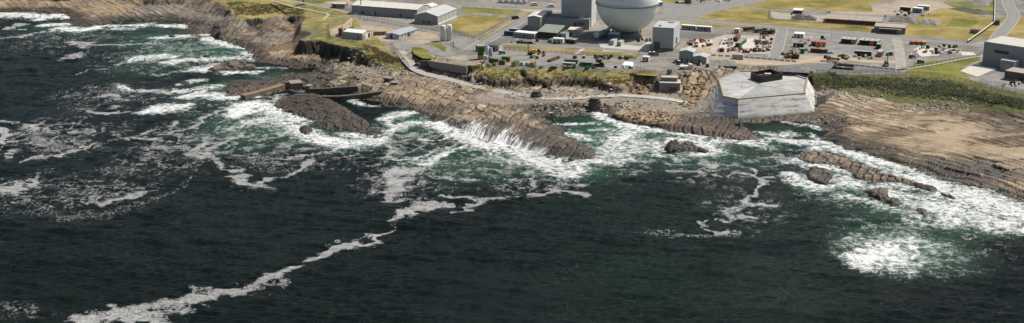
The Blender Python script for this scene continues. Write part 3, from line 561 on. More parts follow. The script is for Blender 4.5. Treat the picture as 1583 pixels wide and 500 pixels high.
def math_(op, a, b_=None, c=None, clamp=False):
    n = N(t, "ShaderNodeMath", operation=op); n.use_clamp = clamp
    for i, x in enumerate((a, b_, c)):
        if x is None: continue
        if isinstance(x, (int, float)): n.inputs[i].default_value = x
        else: L(x, n.inputs[i])
    return n.outputs[0]
def ss(x, lo, hi): n = N(t, "ShaderNodeMapRange", interpolation_type='SMOOTHSTEP'); n.inputs[1].default_value = lo; n.inputs[2].default_value = hi; L(x, n.inputs[0]); return n.outputs[0]
nA = noise(.55, 7, .68, .8); nB = noise(1.1, 6, .7, .4); nC = noise(.22, 5, .6, 1.5)
nE = noise(1.9, 5, .7, .5); nL = noise(.13, 4, .6, 1.0)
sc0 = attr("scum"); scv = math_('ADD', sc0, math_('ADD', math_('MULTIPLY', math_('SUBTRACT', nA, .5), 2.4), math_('ADD', math_('MULTIPLY', math_('SUBTRACT', nE, .5), 1.7), math_('MULTIPLY', math_('SUBTRACT', nL, .5), 2.2))))
m_scum = math_('MULTIPLY', math_('MULTIPLY', ss(scv, .34, .78), math_('MULTIPLY', ss(sc0, .04, .22), math_('ADD', .3, math_('MULTIPLY', ss(noise(.8, 5, .7, 1.5), .38, .54), .7)))), math_('ADD', .62, math_('MULTIPLY', nE, .6)), clamp=True)
mpn = N(t, "ShaderNodeMapping"); mpn.inputs["Scale"].default_value = (.75, 1.0, 1.0); L(geo.outputs["Position"], mpn.inputs["Vector"])
nD = noise(1.25, 3, .6, .6, mpn.outputs[0])
m_dots = math_('MULTIPLY', ss(math_('ADD', math_('MULTIPLY', attr("dots"), .48), nD), .84, .93), .62)
rdg = math_('ABSOLUTE', math_('SUBTRACT', noise(.30, 5, .62, 1.6), .5))
nS = noise(.34, 6, .6, .9); sf0 = attr("surf"); sfv = math_('ADD', sf0, math_('ADD', math_('MULTIPLY', math_('SUBTRACT', nS, .5), 2.0), math_('ADD', math_('MULTIPLY', math_('SUBTRACT', nE, .5), .3), math_('MULTIPLY', math_('SUBTRACT', nC, .5), 2.4))))
sfv = math_('SUBTRACT', math_('ADD', sfv, .06), math_('MULTIPLY', rdg, 2.2))
m_surf = math_('MULTIPLY', ss(sfv, .14, 1.12), ss(sf0, .02, .3))
lw = math_('MULTIPLY', attr('lace'), math_('ADD', .02, math_('MULTIPLY', ss(nL, .42, .62), .075)))
fil = math_('ABSOLUTE', math_('SUBTRACT', noise(.075, 6, .62, 1.4), .5)); fil2 = math_('ABSOLUTE', math_('SUBTRACT', noise(.16, 5, .6, 1.8), .47))
m_lace = math_('MULTIPLY', math_('MAXIMUM', ss(math_('SUBTRACT', lw, fil), .0, .035), ss(math_('SUBTRACT', math_('MULTIPLY', lw, .7), fil2), .0, .03)), ss(math_('ADD', nE, math_('MULTIPLY', nA, .8)), .74, 1.02))
foam = math_('MAXIMUM', math_('MAXIMUM', math_('MAXIMUM', math_('MULTIPLY', m_scum, .9), math_('MULTIPLY', m_lace, .75)), m_dots), m_surf, clamp=True)
deep = N(t, "ShaderNodeMix", data_type='RGBA'); deep.inputs[6].default_value = (.0036, .0076, .0062, 1); deep.inputs[7].default_value = (.036, .105, .066, 1)
gn = math_('MULTIPLY', attr("green"), math_('ADD', .45, nC), clamp=True); L(gn, deep.inputs[0])
fc = N(t, "ShaderNodeMix", data_type='RGBA'); fc.inputs[6].default_value = (.52, .52, .505, 1); fc.inputs[7].default_value = (.80, .80, .785, 1); L(m_surf, fc.inputs[0])
bc = N(t, "ShaderNodeMix", data_type='RGBA'); mk = N(t, 'ShaderNodeMix', data_type='RGBA'); mk.inputs[7].default_value = (.17, .27, .215, 1); L(deep.outputs[2], mk.inputs[6]); L(math_('MULTIPLY', math_('MULTIPLY', ss(sf0, .12, .95), .62), ss(nS, .36, .66)), mk.inputs[0]); L(foam, bc.inputs[0]); L(mk.outputs[2], bc.inputs[6]); L(fc.outputs[2], bc.inputs[7]); L(bc.outputs[2], b.inputs["Base Color"])
rg = N(t, "ShaderNodeMapRange"); rg.inputs[3].default_value = .09; rg.inputs[4].default_value = .9; L(foam, rg.inputs[0]); L(rg.outputs[0], b.inputs["Roughness"])
b.inputs["IOR"].default_value = 1.33; b.inputs["Specular IOR Level"].default_value = .13; b.inputs["Specular Tint"].default_value = (.88, 1.0, .80, 1)
mpw = N(t, "ShaderNodeMapping"); mpw.inputs["Scale"].default_value = (.42, 1.0, 1.0); mpw.inputs["Rotation"].default_value = (0, 0, -.12); L(geo.outputs["Position"], mpw.inputs["Vector"])
hgt = math_('ADD', math_('MULTIPLY', noise(.9, 5, .64, .3, mpw.outputs[0]), 1.6), math_('MULTIPLY', noise(3.2, 4, .6), .13))
hgt = math_('MULTIPLY', hgt, math_('ADD', .85, math_('MULTIPLY', ss(noise(.014, 3, .6, 1.0), .35, .65), .75)))
hgt = math_('ADD', hgt, math_('MULTIPLY', foam, .03))
bp = N(t, "ShaderNodeBump"); bp.inputs["Distance"].default_value = 1.0; bp.inputs["Strength"].default_value = .9; L(hgt, bp.inputs["Height"]); L(bp.outputs[0], b.inputs["Normal"])
sea = grid_mesh("sea", SX, SY, SZ, kq, {"scum": scum, "surf": surf, "dots": dots, "green": green, "lace": lace}, wm); tag(sea, kind="structure")
# open water beyond the surveyed part, a little lower so the two never share a plane
ow = MB(); n_ = 24; gxs = np.linspace(-9000, 9000, n_); gys = np.linspace(-9000, 9000, n_)
ow.add([(x, y, -.9) for y in gys for x in gxs], [(j * n_ + i, j * n_ + i + 1, (j + 1) * n_ + i + 1, (j + 1) * n_ + i) for j in range(n_ - 1) for i in range(n_ - 1)])
tag(part("sea", ow, wm), kind="structure")

# ------------------------------------------------------------------ white water draining down the slab face
wwm, t, b = nodes_of("white_water"); L = t.links.new
uv = N(t, "ShaderNodeAttribute", attribute_name="flow"); mpv = N(t, "ShaderNodeMapping"); mpv.inputs["Scale"].default_value = (.75, .10, 1); L(uv.outputs["Vector"], mpv.inputs["Vector"])
v1 = N(t, "ShaderNodeTexNoise"); v1.inputs["Scale"].default_value = 1.0; v1.inputs["Detail"].default_value = 6; v1.inputs["Roughness"].default_value = .62; v1.inputs["Distortion"].default_value = .5; L(mpv.outputs[0], v1.inputs["Vector"])
dn_ = N(t, "ShaderNodeAttribute", attribute_name="thick"); ad_ = N(t, "ShaderNodeMath", operation='ADD'); L(v1.outputs["Fac"], ad_.inputs[0]); L(dn_.outputs["Fac"], ad_.inputs[1])
al_ = N(t, "ShaderNodeMapRange", interpolation_type='SMOOTHSTEP'); al_.inputs[1].default_value = .86; al_.inputs[2].default_value = 1.16; L(ad_.outputs[0], al_.inputs[0]); L(al_.outputs[0], b.inputs["Alpha"])
b.inputs["Base Color"].default_value = (.78, .78, .765, 1); b.inputs["Roughness"].default_value = .7
def veil(top, bot, label):
    """thin sheet of water draped over the slab between two lines"""
    tp = smooth_w([Vector(G(x, y, 2)) for x, y in top]); bt = smooth_w([Vector(G(x, y, 0)) for x, y in bot]); n = len(tp); m = 26
    Xv = np.zeros((m, n)); Yv = np.zeros((m, n)); U = np.zeros((m, n)); V = np.zeros((m, n)); T = np.zeros((m, n))
    for k in range(n):
        for q in range(m):
            s = q / (m - 1); p = tp[k].lerp(bt[k], s); Xv[q, k], Yv[q, k] = p.x, p.y; U[q, k] = k * .8; V[q, k] = s * (bt[k] - tp[k]).length; e_ = min(1, k / 8, (n - 1 - k) / 8); T[q, k] = (.22 + .34 * s) * e_
    Zv = np.maximum(hz(Xv, Yv), .1) + .16
    T = T + .3 * (fbm(U * .12, V * .05, 2, 33) - .5)
    o = grid_mesh("draining_surf", Xv, Yv, Zv, np.ones((m - 1, n - 1), bool), {"flow": np.stack([U, V, V * 0], -1), "thick": T}, wwm); return tag(o, label, "surf", kind="stuff")
def smooth_w(P, step=.8):
    out = []
    for a_, b_ in zip(P[:-1], P[1:]):
        n = max(1, NSEG); out += [a_.lerp(b_, k / n) for k in range(n)]
    return out + [P[-1]]
NSEG = 26
veil([(684,178),(715,181),(745,180),(775,188),(810,200),(848,216),(868,224)], [(664,187),(694,199),(722,209),(752,218),(784,228),(818,237),(840,243)], "white water pouring back down the sloping face of the long rock slab")
NSEG = 18
veil([(545,196),(565,198),(592,206)], [(532,205),(552,213),(580,219)], "white water washing over the tip of the wedge reef")
veil([(940,180),(985,189),(1040,199)], [(940,187),(984,196),(1040,207)], "thin white water draining off the reddish ledge left of the platform")
veil([(1105,205),(1130,210),(1165,213)], [(1100,216),(1125,221),(1158,226)], "white water spilling over the tip of the reddish ledge")
# ------------------------------------------------------------------ materials of the site
M_ASPH = mat("asphalt", (.20, .195, .185), .9, .22, .25, .04, 4); M_GRAV = mat("gravel_track", (.30, .275, .235), .95, .22, .3, .06, 3)
M_PATH = mat("sandy_path", (.38, .30, .19), .95, .2, .3); M_CONC = mat("concrete", (.42, .40, .36), .9, .2, .4, .02, 4, streak=.5)
M_PAD = mat("pale_slab", (.50, .46, .39), .9, .16, .25); M_DIRT = mat("bare_earth", (.33, .265, .185), .95, .25, .3, .08, 2)
def grass_mat(name, a, b2, c2):
    m, t, b = nodes_of(name); L = t.links.new; tc = N(t, "ShaderNodeTexCoord")
    n1 = N(t, "ShaderNodeTexNoise"); n1.inputs["Scale"].default_value = .045; n1.inputs["Detail"].default_value = 7; n1.inputs["Roughness"].default_value = .65; L(tc.outputs["Object"], n1.inputs["Vector"])
    mp = N(t, "ShaderNodeMapping"); mp.inputs["Rotation"].default_value = (0, 0, .25); mp.inputs["Scale"].default_value = (.06, .55, 1); L(tc.outputs["Object"], mp.inputs["Vector"])
    n2 = N(t, "ShaderNodeTexNoise"); n2.inputs["Scale"].default_value = 1.0; n2.inputs["Detail"].default_value = 5; L(mp.outputs[0], n2.inputs["Vector"])
    n3 = N(t, "ShaderNodeTexNoise"); n3.inputs["Scale"].default_value = .8; n3.inputs["Detail"].default_value = 8; n3.inputs["Roughness"].default_value = .75; L(tc.outputs["Object"], n3.inputs["Vector"])
    ad = N(t, "ShaderNodeMath", operation='MULTIPLY_ADD'); ad.inputs[1].default_value = .45; L(n2.outputs["Fac"], ad.inputs[0]); L(n1.outputs["Fac"], ad.inputs[2])
    ad2 = N(t, "ShaderNodeMath", operation='MULTIPLY_ADD'); ad2.inputs[1].default_value = .35; L(n3.outputs["Fac"], ad2.inputs[0]); L(ad.outputs[0], ad2.inputs[2])
    rp = N(t, "ShaderNodeValToRGB"); L(ad2.outputs[0], rp.inputs[0]); e = rp.color_ramp.elements
    e[0].position = .72; e[0].color = (*a, 1); e[1].position = 1.08; e[1].color = (*c2, 1); k = e.new(.9); k.color = (*b2, 1)
    L(rp.outputs[0], b.inputs["Base Color"]); b.inputs["Roughness"].default_value = .95; b.inputs["Specular IOR Level"].default_value = .15
    bp = N(t, "ShaderNodeBump"); bp.inputs["Distance"].default_value = .25; L(n3.outputs["Fac"], bp.inputs["Height"]); L(bp.outputs[0], b.inputs["Normal"]); return m
M_GRASS = grass_mat("dry_grass", (.125, .115, .03), (.235, .19, .06), (.32, .25, .10)); M_GREEN = grass_mat("lush_grass", (.07, .085, .016), (.135, .145, .03), (.21, .19, .05))
def flat(name, P, m, dz, jit=.5, seed=0):
    """an irregular sheet on the plateau"""
    Wp = [G(x, y, PL) for x, y in P]; out = []
    for (x0, y0), (x1, y1) in zip(Wp, Wp[1:] + Wp[:1]):
        n = max(1, int(math.dist((x0, y0), (x1, y1)) / 4))
        for k in range(n):
            t_ = k / n; x, y = x0 + (x1 - x0) * t_, y0 + (y1 - y0) * t_
            out.append((x + jit * 2 * (float(vnoise(np.array(x * .3), np.array(y * .3), seed)) - .5), y + jit * 2 * (float(vnoise(np.array(x * .3), np.array(y * .3), seed + 1)) - .5), PL + dz))
    mb = MB(); mb.add(out, [tuple(range(len(out)))]); return tag(part(name, mb, m), kind="structure")
def smooth_line(P, n=5):
    out = []
    for i in range(len(P) - 1):
        p0, p1, p2, p3 = (Vector(P[max(0, min(len(P) - 1, i + k))]) for k in (-1, 0, 1, 2))
        for k in range(n):
            s = k / n; out.append(0.5 * ((2 * p1) + (p2 - p0) * s + (2 * p0 - 5 * p1 + 4 * p2 - p3) * s * s + (3 * p1 - p0 - 3 * p2 + p3) * s ** 3))
    out.append(Vector(P[-1])); return out
def ribbon(name, P3, w, m, dz, edge=None):
    """road along 3-D points; optional raised kerbs"""
    L_ = smooth_line(P3); vs = []; ks = [[], []]
    for i, p in enumerate(L_):
        d = (L_[min(i + 1, len(L_) - 1)] - L_[max(i - 1, 0)]); d.z = 0; d.normalize(); s = Vector((-d.y, d.x, 0))
        for q in (-1, 1): vs.append(p + s * (w / 2 * q) + Vector((0, 0, dz)))
        for j, q in enumerate((-1, 1)): ks[j].append((p + s * (w / 2 * q) + Vector((0, 0, dz)), p + s * ((w / 2 + .35) * q) + Vector((0, 0, dz))))
    mb = MB(); mb.add(vs, [(2 * i, 2 * i + 2, 2 * i + 3, 2 * i + 1) for i in range(len(L_) - 1)]); o = tag(part(name, mb, m), kind="structure")
    if edge:
        for j in (0, 1):
            kb = MB()
            for i in range(len(L_) - 1):
                a, b_ = ks[j][i]; c_, d_ = ks[j][i + 1]; up = Vector((0, 0, .13)); dn = Vector((0, 0, -.1))
                kb.add([a + dn, b_ + dn, d_ + dn, c_ + dn, a + up, b_ + up, d_ + up, c_ + up], [(4, 5, 6, 7), (0, 1, 5, 4), (1, 2, 6, 5), (2, 3, 7, 6), (3, 0, 4, 7)])
            part("kerb", kb, edge, o)
    return o
P3 = lambda L_: [G3(x, y, (r[0] if r else PL)) for x, y, *r in L_]
# fields
flat("grass_field", [(717,22),(786,27.5),(735,57),(712,51),(676,43),(702,32)], M_GRASS, .02, seed=1)
flat("grass_field", [(818,15),(824,17),(765,58),(745,64),(739,60),(800,24)], M_GRASS, .02, seed=2)
flat("grass_field", [(714,11),(750,13),(806,16),(789,24),(750,20),(715,19)], M_GREEN, .02, seed=3)
flat("grass_field", [(735,66),(790,71),(862,73),(925,78),(990,83),(984,91),(925,86),(862,81),(800,79)], M_GRASS, .02, seed=4)
flat("grass_field", [(1066,24),(1080,18),(1113,11.4),(1138,11.2),(1189,16.2),(1226,20),(1277,26),(1278,36),(1400,41),(1440,45),(1501,50),(1498,64),(1460,60),(1391,54),(1350,50),(1250,43.5),(1183,38.5),(1088,30)], M_GRASS, .02, seed=5)
flat("grass_field", [(1137,7.6),(1161,1),(1180,-4),(1420,-6),(1345,6),(1350,19),(1278,17),(1240,14),(1189,14.6)], M_GRASS, .02, seed=6)
flat("grass_field", [(1050,34),(1120,39),(1195,45),(1190,49),(1150,45),(1099,43),(1055,38)], M_GRASS, .02, seed=7)
flat("grass_field", [(1395,42),(1427,22),(1453,13),(1480,15),(1513,24),(1537,28),(1556,26),(1549,43),(1533,58),(1498,64),(1501,52),(1440,47)], M_GRASS, .024, seed=8)
flat("grass_field", [(1569,25),(1640,28),(1640,76),(1583,70),(1548,62),(1558,48),(1566,36)], M_GRASS, .02, seed=9)
flat("grass_field", [(1455,3),(1540,2),(1537,24),(1500,20),(1470,10)], M_GREEN, .02, seed=10)
flat("grass_field", [(1395,113),(1415,98),(1450,94),(1512,86),(1516,92),(1488,104),(1500,124),(1530,133),(1500,131),(1460,121),(1420,117)], M_GREEN, .02, seed=11)
flat("grass_field", [(1040,15),(1075,8),(1113,4),(1113,9),(1085,15),(1045,24)], M_GRASS, .02, seed=12); flat("grass_field", [(1022,0),(1060,-2),(1060,3),(1024,4)], M_GRASS, .02, seed=13)
flat("grass_field", [(1473,29),(1515,33),(1500,44),(1462,40)], M_GREEN, .05, seed=14); flat("grass_field", [(635,72),(655,71),(663,84),(672,91),(655,91),(640,84)], M_GREEN, .05, seed=15)
flat("grass_field", [(745,79),(790,82),(780,86),(745,84)], M_GREEN, .02, seed=16); flat("grass_field", [(470,-6),(560,-6),(560,0),(500,6),(470,4)], M_GREEN, .02, seed=17)
flat("grass_field", [(655,68),(675,64),(690,74),(688,80),(672,76)], M_GREEN, .03, seed=18); flat("grass_field", [(980,108),(1018,112),(1016,118),(985,116)], M_GRASS, .03, seed=19)
flat("grass_field", [(790,8),(850,11),(848,14),(790,11)], M_GRASS, .03, seed=20); flat("grass_field", [(850,12),(868,13),(868,17),(848,15)], M_GRASS, .03, seed=21)
flat("grass_field", [(1198,81),(1210,78),(1206,88),(1196,89)], M_GREEN, .03, seed=22)
# roads and tracks
ribbon("road", P3([(1035,26),(1070,30),(1100,33.5),(1195,42),(1250,46.5),(1320,53),(1400,60),(1480,67.5),(1530,72.5),(1590,79)]), 9, M_ASPH, .045, M_CONC)
ribbon("road", P3([(1209,45),(1207,56),(1203,72),(1197,90)]), 6.5, M_ASPH, .05, M_CONC)
ribbon("road", P3([(1040,29),(1060,20),(1085,14),(1115,8),(1140,3),(1170,-4)]), 26, M_ASPH, .04)
ribbon("path", P3([(1130,9),(1160,12),(1189,15.3),(1228,17.5)]), 4, M_ASPH, .048)
ribbon("road", P3([(1538,66),(1547,52),(1561,36),(1567,24),(1560,10),(1556,-6)]), 8, M_ASPH, .05, M_CONC)
ribbon("road", P3([(1562,14),(1575,17),(1600,19)]), 8, M_ASPH, .055)
ribbon("road", P3([(822,24),(795,38),(768,54),(747,66),(722,80),(700,86)]), 8, M_ASPH, .045, M_CONC)
ribbon("road", P3([(740,68),(790,69),(860,71.5),(925,75.5),(1000,81)]), 7, M_ASPH, .05)
ribbon("road", P3([(700,86),(680,84),(668,76),(652,71.5),(632,71.5),(620,77)]), 8, M_ASPH, .06)
ribbon("road", [Vector((*ROADW[i], z)) for i, z in enumerate([12,9.6,7.2,6.2,5.7,5.2,4.8,4.4,4.2])], 6.5, mat("pale_road", (.33, .315, .29), .95, .18, .3, .04, 4), .09)
tr_ = [G3(x, y, 4) for x, y in [(800,147),(850,152),(905,151),(960,149),(1010,152),(1062,158)]]
ribbon("path", [Vector((x, y, gz(x, y))) for x, y, z in smooth_line(tr_, 6)], 5.5, mat("pale_gravel", (.40, .37, .325), .95, .2, .4), .25)
ribbon("path", P3([(428,-1),(470,5),(520,15),(555,24),(600,34),(635,41),(665,49),(690,53)]), 4, M_GRAV, .05)
ribbon("path", P3([(420,1),(450,10),(480,16),(504,21),(507,24),(499,31)]), 2.2, M_PATH, .06)
ribbon("path", P3([(1386,109),(1415,105),(1450,99),(1490,91),(1525,86)]), 2.2, M_CONC, .06)
ribbon("road", P3([(715,5),(760,8),(810,11),(850,13.5),(870,15)]), 7, M_ASPH, .05); flat("car_park", [(832,4),(870,5),(870,13),(838,10)], M_ASPH, .055, .1)
flat("car_park", [(1020,4),(1062,7),(1056,14),(1024,13)], M_ASPH, .03, .2); ribbon("path", P3([(1110,93),(1150,97),(1200,99),(1240,96),(1290,88),(1340,95),(1400,96)]), 7, M_PATH, .04)
ribbon("road", P3([(1385,59),(1390,75),(1392,95),(1393,112)]), 6, M_GRAV, .06)
ribbon("path", P3([(890,84),(895,80),(902,76)]), 2.5, M_CONC, .06)
flat("yard", [(742,84),(780,78),(850,82),(990,94),(1010,108),(960,109),(860,103.5),(800,106),(765,102.5)], mat("grey_hardstanding", (.20, .19, .175), .9, .34, .12, .04, 3), .035, .3)
flat("yard", [(1232,104),(1290,98),(1390,106),(1395,112),(1262,112.5)], mat("dark_hardstanding", (.14, .14, .135), .9, .25, .2, .04, 3), .035, .4)
flat("yard", [(1225,50),(1300,53),(1370,60),(1380,90),(1300,88),(1222,84)], MATS["grey_hardstanding"], .03, .6)
flat("yard", [(640,55),(675,50),(735,60),(745,68),(720,78),(690,70)], MATS["grey_hardstanding"], .032, .5)
flat("earth_yard", [(556,38),(600,44),(625,47),(615,52),(560,46)], M_DIRT, .03, .6); flat("earth_yard", [(510,46),(528,39),(531,52),(520,58),(511,56)], M_DIRT, .03, .5)
flat("earth_yard", [(636,58),(660,49),(680,52),(675,58),(640,63)], M_DIRT, .04, .6); flat("earth_yard", [(490,6),(512,2),(540,0),(545,6),(512,14)], M_DIRT, .03, .6)
flat("earth_yard", [(800,14),(868,15),(868,19),(812,19)], M_DIRT, .035, .3); flat("earth_yard", [(1190,18),(1226,21),(1220,30),(1200,31),(1193,25)], M_GRAV, .04, 1.0)
flat("earth_yard", [(1222,22),(1277,24),(1277,34),(1236,33)], M_GRAV, .04, 1.0); flat("earth_yard", [(1500,68),(1530,62),(1550,66),(1545,72),(1505,70)], M_GRAV, .04, .4)
flat("earth_yard", [(1095,62),(1120,54),(1196,56),(1192,84),(1100,82)], mat("pinkish_earth", (.36, .31, .255), .95, .22, .3), .03, .8)
flat("concrete_pad", [(1144,74),(1152,60),(1166,59),(1167,76)], M_PAD, .05, .1); flat("concrete_pad", [(1062,72),(1072,61),(1102,63),(1098,74)], M_PAD, .05, .2); flat("concrete_pad", [(1112,75),(1118,60),(1134,62),(1136,75)], M_PAD, .05, .2)
flat("concrete_pad", [(1412,77),(1422,72),(1446,76),(1452,86),(1424,88)], M_PAD, .05, .2); flat("concrete_pad", [(1450,74),(1478,74),(1486,82),(1462,80)], M_PAD, .05, .2); flat("concrete_pad", [(1484,80),(1504,81),(1510,86),(1488,86)], M_PAD, .05, .2)
flat("concrete_pad", [(1484,110),(1505,100),(1542,106),(1511,119)], M_PAD, .06, .1); flat("concrete_pad", [(1495,104),(1512,97),(1518,99),(1504,106)], M_PAD, .055, .1)
flat("concrete_pad", [(820,77.5),(856,77),(932,80),(925,66),(990,72),(1006,62),(1004,78),(990,81)], M_CONC, .033, .1)
flat("yard", [(1512,120),(1548,112),(1600,124),(1600,140),(1560,136)], MATS["grey_hardstanding"], .04, .3)

# ------------------------------------------------------------------ building kit
M_GREYW = mat("grey_cladding", (.43, .445, .425), .6, .10, .5, ribs=2.2, streak=.6); M_LGREY = mat("light_grey_cladding", (.54, .555, .54), .6, .08, .5, ribs=2.2, streak=.6); M_DGREY = mat("dark_grey_cladding", (.16, .17, .17), .7, .15, .5, ribs=2.2, streak=.6)
M_CREAMR = mat("cream_sheet_roof", (.82, .77, .66), .6, .08, .5, ribs=1.6); M_GREYR = mat("grey_sheet_roof", (.60, .62, .61), .5, .07, .4, ribs=1.6); M_BLUER = mat("blue_grey_roof", (.46, .50, .54), .5, .07, .4, ribs=1.6); M_WHITE = mat("white_paint", (.72, .71, .68), .6, .07, .6, streak=.4)
M_BRICK = mat("brown_brick", (.20, .12, .085), .9, .25, 1.2); M_RED = mat("red_brick", (.26, .085, .055), .9, .3, 1.0); M_TANW = mat("tan_render", (.45, .34, .24), .9, .15, .5, streak=.5); M_BROWNR = mat("grey_brown_felt", (.34, .30, .25), .9, .14, .4)
M_DARK = mat("dark_opening", (.02, .021, .022), .4, .3, 1.0); M_GREENR = mat("green_grey_roof", (.32, .35, .29), .7, .1, .5, ribs=1.6); M_DGREEN = mat("dark_green_sheet", (.045, .06, .05), .7, .2, .6, ribs=2.2); M_ORANGE = mat("orange_paint", (.55, .16, .045), .6, .18, .8, streak=.4)
M_GREEN = M_GREEN; M_CGREEN = mat("container_green", (.045, .19, .045), .55, .18, .8, streak=.5, ribs=3.2); M_DKG = mat("dark_container_green", (.03, .075, .035), .6, .2, .8, streak=.5, ribs=3.2); M_PALEG = mat("pale_green_paint", (.42, .52, .40), .6, .1, .8, ribs=3.2); M_CONT_W = mat("white_container", (.66, .66, .63), .55, .09, .8, ribs=3.2, streak=.5)
M_CONT_R = mat("red_brown_container", (.22, .065, .045), .6, .2, .8, ribs=3.2, streak=.4); M_CONT_O = mat("salmon_container", (.60, .26, .15), .6, .12, .8, ribs=3.2, streak=.4); M_CONT_B = mat("blue_container", (.06, .11, .17), .6, .2, .8, ribs=3.2); M_YEL = mat("machine_yellow", (.62, .33, .03), .5, .15, .8); M_BLACK = mat("black_rubber", (.02, .02, .02), .8, .3, 1); M_STEEL = mat("galvanised_steel", (.42, .43, .43), .45, .15, .8, metal=.4)
M_TYRE = M_BLACK; M_GLASS = mat("dark_glass", (.02, .03, .035), .1, .2, .5); M_TARP = mat("white_tarpaulin", (.74, .73, .70), .6, .08, .7, .15, 1.2); M_CREAM = mat("cream_paint", (.62, .55, .42), .6, .08, .6); M_RUST = mat("rusty_steel", (.20, .085, .045), .9, .35, .9)
def frame(A, B, D, z=PL):
    a = Vector(G(*A, z)); b_ = Vector(G(*B, z)); v = b_ - a; rz = math.atan2(v.y, v.x)
    if isinstance(D, tuple): c_ = Vector(G(*D, z)); D = (c_ - b_).dot(Vector((-v.y, v.x)).normalized())
    return (a.x, a.y, z), rz, v.length, max(D, 1.0)
def opening(th, face, L_, D_, u0, u1, z0, z1, m=None, name="door", t_=.08, off=0.0):
    """door, window or panel set 8 cm proud of a wall; face f(ront) r(ight) l(eft)"""
    mb = MB()
    if face == 'f': mb.box(u0, off - t_, z0, u1, off - .004, z1)
    elif face == 'r': mb.box(L_ - off + .004, u0, z0, L_ - off + t_, u1, z1)
    else: mb.box(off - t_, u0, z0, off - .004, u1, z1)
    return part(name, mb, m or M_DARK, th)
def gable(name, label, cat, A, B, D, e, r, axis, wm_, rm_, z=PL, over=.3, group=None, bays=0, ridge=True, mono=False):
    loc, rz, L_, D_ = frame(A, B, D, z); th = thing(name, label, cat, loc, rz, group); o = over; th_ = .16
    w = MB(); rf = MB()
    if axis == 'y':
        w.profy([(0, -.6), (L_, -.6), (L_, e), (L_ / 2, e + r), (0, e)], 0, D_); k = r / (L_ / 2)
        rf.profy([(-o, e - o * k + .02), (L_ / 2, e + r + .02), (L_ / 2, e + r + th_), (-o, e - o * k + th_)], -o, D_ + o); part("roof_slope", rf, rm_, th)
        rf = MB(); rf.profy([(L_ / 2 + .01, e + r + .02), (L_ + o, e - o * k + .02), (L_ + o, e - o * k + th_), (L_ / 2 + .01, e + r + th_)], -o, D_ + o); part("roof_slope", rf, rm_, th)
        if ridge: rb = MB(); rb.profy([(L_/2-.35, e+r+.06), (L_/2+.35, e+r+.06), (L_/2, e+r+th_+.14)], -o-.02, D_+o+.02); part("ridge_cap", rb, rm_, th)
    elif mono:
        w.profx([(0, -.6), (D_, -.6), (D_, e + r), (0, e)], 0, L_); k = r / D_
        rf.profx([(-o, e - o * k + .02), (D_ + o, e + r + o * k + .02), (D_ + o, e + r + o * k + th_), (-o, e - o * k + th_)], -o, L_ + o); part("roof_slope", rf, rm_, th)
    else:
        w.profx([(0, -.6), (D_, -.6), (D_, e), (D_ / 2, e + r), (0, e)], 0, L_); k = r / (D_ / 2)
        rf.profx([(-o, e - o * k + .02), (D_ / 2, e + r + .02), (D_ / 2, e + r + th_), (-o, e - o * k + th_)], -o, L_ + o); part("roof_slope", rf, rm_, th)
        rf = MB(); rf.profx([(D_ / 2 + .01, e + r + .02), (D_ + o, e - o * k + .02), (D_ + o, e - o * k + th_), (D_ / 2 + .01, e + r + th_)], -o, L_ + o); part("roof_slope", rf, rm_, th)
        if ridge: rb = MB(); rb.profx([(D_/2-.35, e+r+.06), (D_/2+.35, e+r+.06), (D_/2, e+r+th_+.14)], -o-.02, L_+o+.02); part("ridge_cap", rb, rm_, th)
    part("wall", w, wm_, th)
    pl = MB(); pl.box(-.05, -.05, -.6, L_ + .05, D_ + .05, .35); part("plinth", pl, M_CONC, th)
    for i in range(bays):
        x = L_ * (i + .5) / bays; pb = MB(); pb.box(x - .12, -.1, .36, x + .12, -.004, e - .25); part("pilaster", pb, wm_, th)
    return th, L_, D_
def block(name, label, cat, A, B, D, h, wm_, rm_, z=PL, par=.4, group=None, base=True):
    """flat roofed building with parapet coping"""
    loc, rz, L_, D_ = frame(A, B, D, z); th = thing(name, label, cat, loc, rz, group)
    w = MB(); w.box(0, 0, -.6, L_, D_, h); part("wall", w, wm_, th)
    rf = MB(); rf.box(.25, .25, h + .003, L_ - .25, D_ - .25, h + .08); part("roof", rf, rm_, th)
    if par:
        c = MB(); q = .3
        c.box(-.05, -.05, h + .002, L_ + .05, q - .1, h + par); c.box(-.05, D_ - q + .1, h + .002, L_ + .05, D_ + .05, h + par); c.box(-.05, q - .1, h + .002, q - .1, D_ - q + .1, h + par); c.box(L_ - q + .1, q - .1, h + .002, L_ + .05, D_ - q + .1, h + par)
        part("parapet", c, wm_ if par > .3 else rm_, th)
    if base: pl = MB(); pl.box(-.06, -.06, -.6, L_ + .06, D_ + .06, .3); part("plinth", pl, M_CONC, th)
    return th, L_, D_
def container(label, A, B, D, bm, rm_=None, em=None, z=PL, h=2.6, group="shipping containers", name="shipping_container", cat="container", doors='f'):
    """box with its front edge from A to B: body, roof, four corner posts, end doors"""
    loc, rz, L_, D_ = frame(A, B, D, z); th = thing(name, label, cat, loc, rz, group)
    b = MB(); b.box(.06, .06, .12, L_ - .06, D_ - .06, h - .06); part("body", b, bm, th)
    r = MB(); r.box(.02, .02, h - .055, L_ - .02, D_ - .02, h); part("roof", r, rm_ or bm, th)
    for x, y in ((0, 0), (L_ - .16, 0), (0, D_ - .16), (L_ - .16, D_ - .16)): p = MB(); p.box(x, y, 0, x + .16, y + .16, h - .06); part("corner_post", p, em or bm, th)
    long_x = L_ >= D_
    for k in (0, 1):
        d = MB()
        if long_x: d.box(L_ - .055, .2 + k * (D_ - .4) / 2, .2, L_ + .0, .2 + (k + .96) * (D_ - .4) / 2, h - .2)
        else: d.box(.2 + k * (L_ - .4) / 2, .0, .2, .2 + (k + .96) * (L_ - .4) / 2, .055, h - .2)
        part("door", d, em or bm, th)
    return th, L_, D_
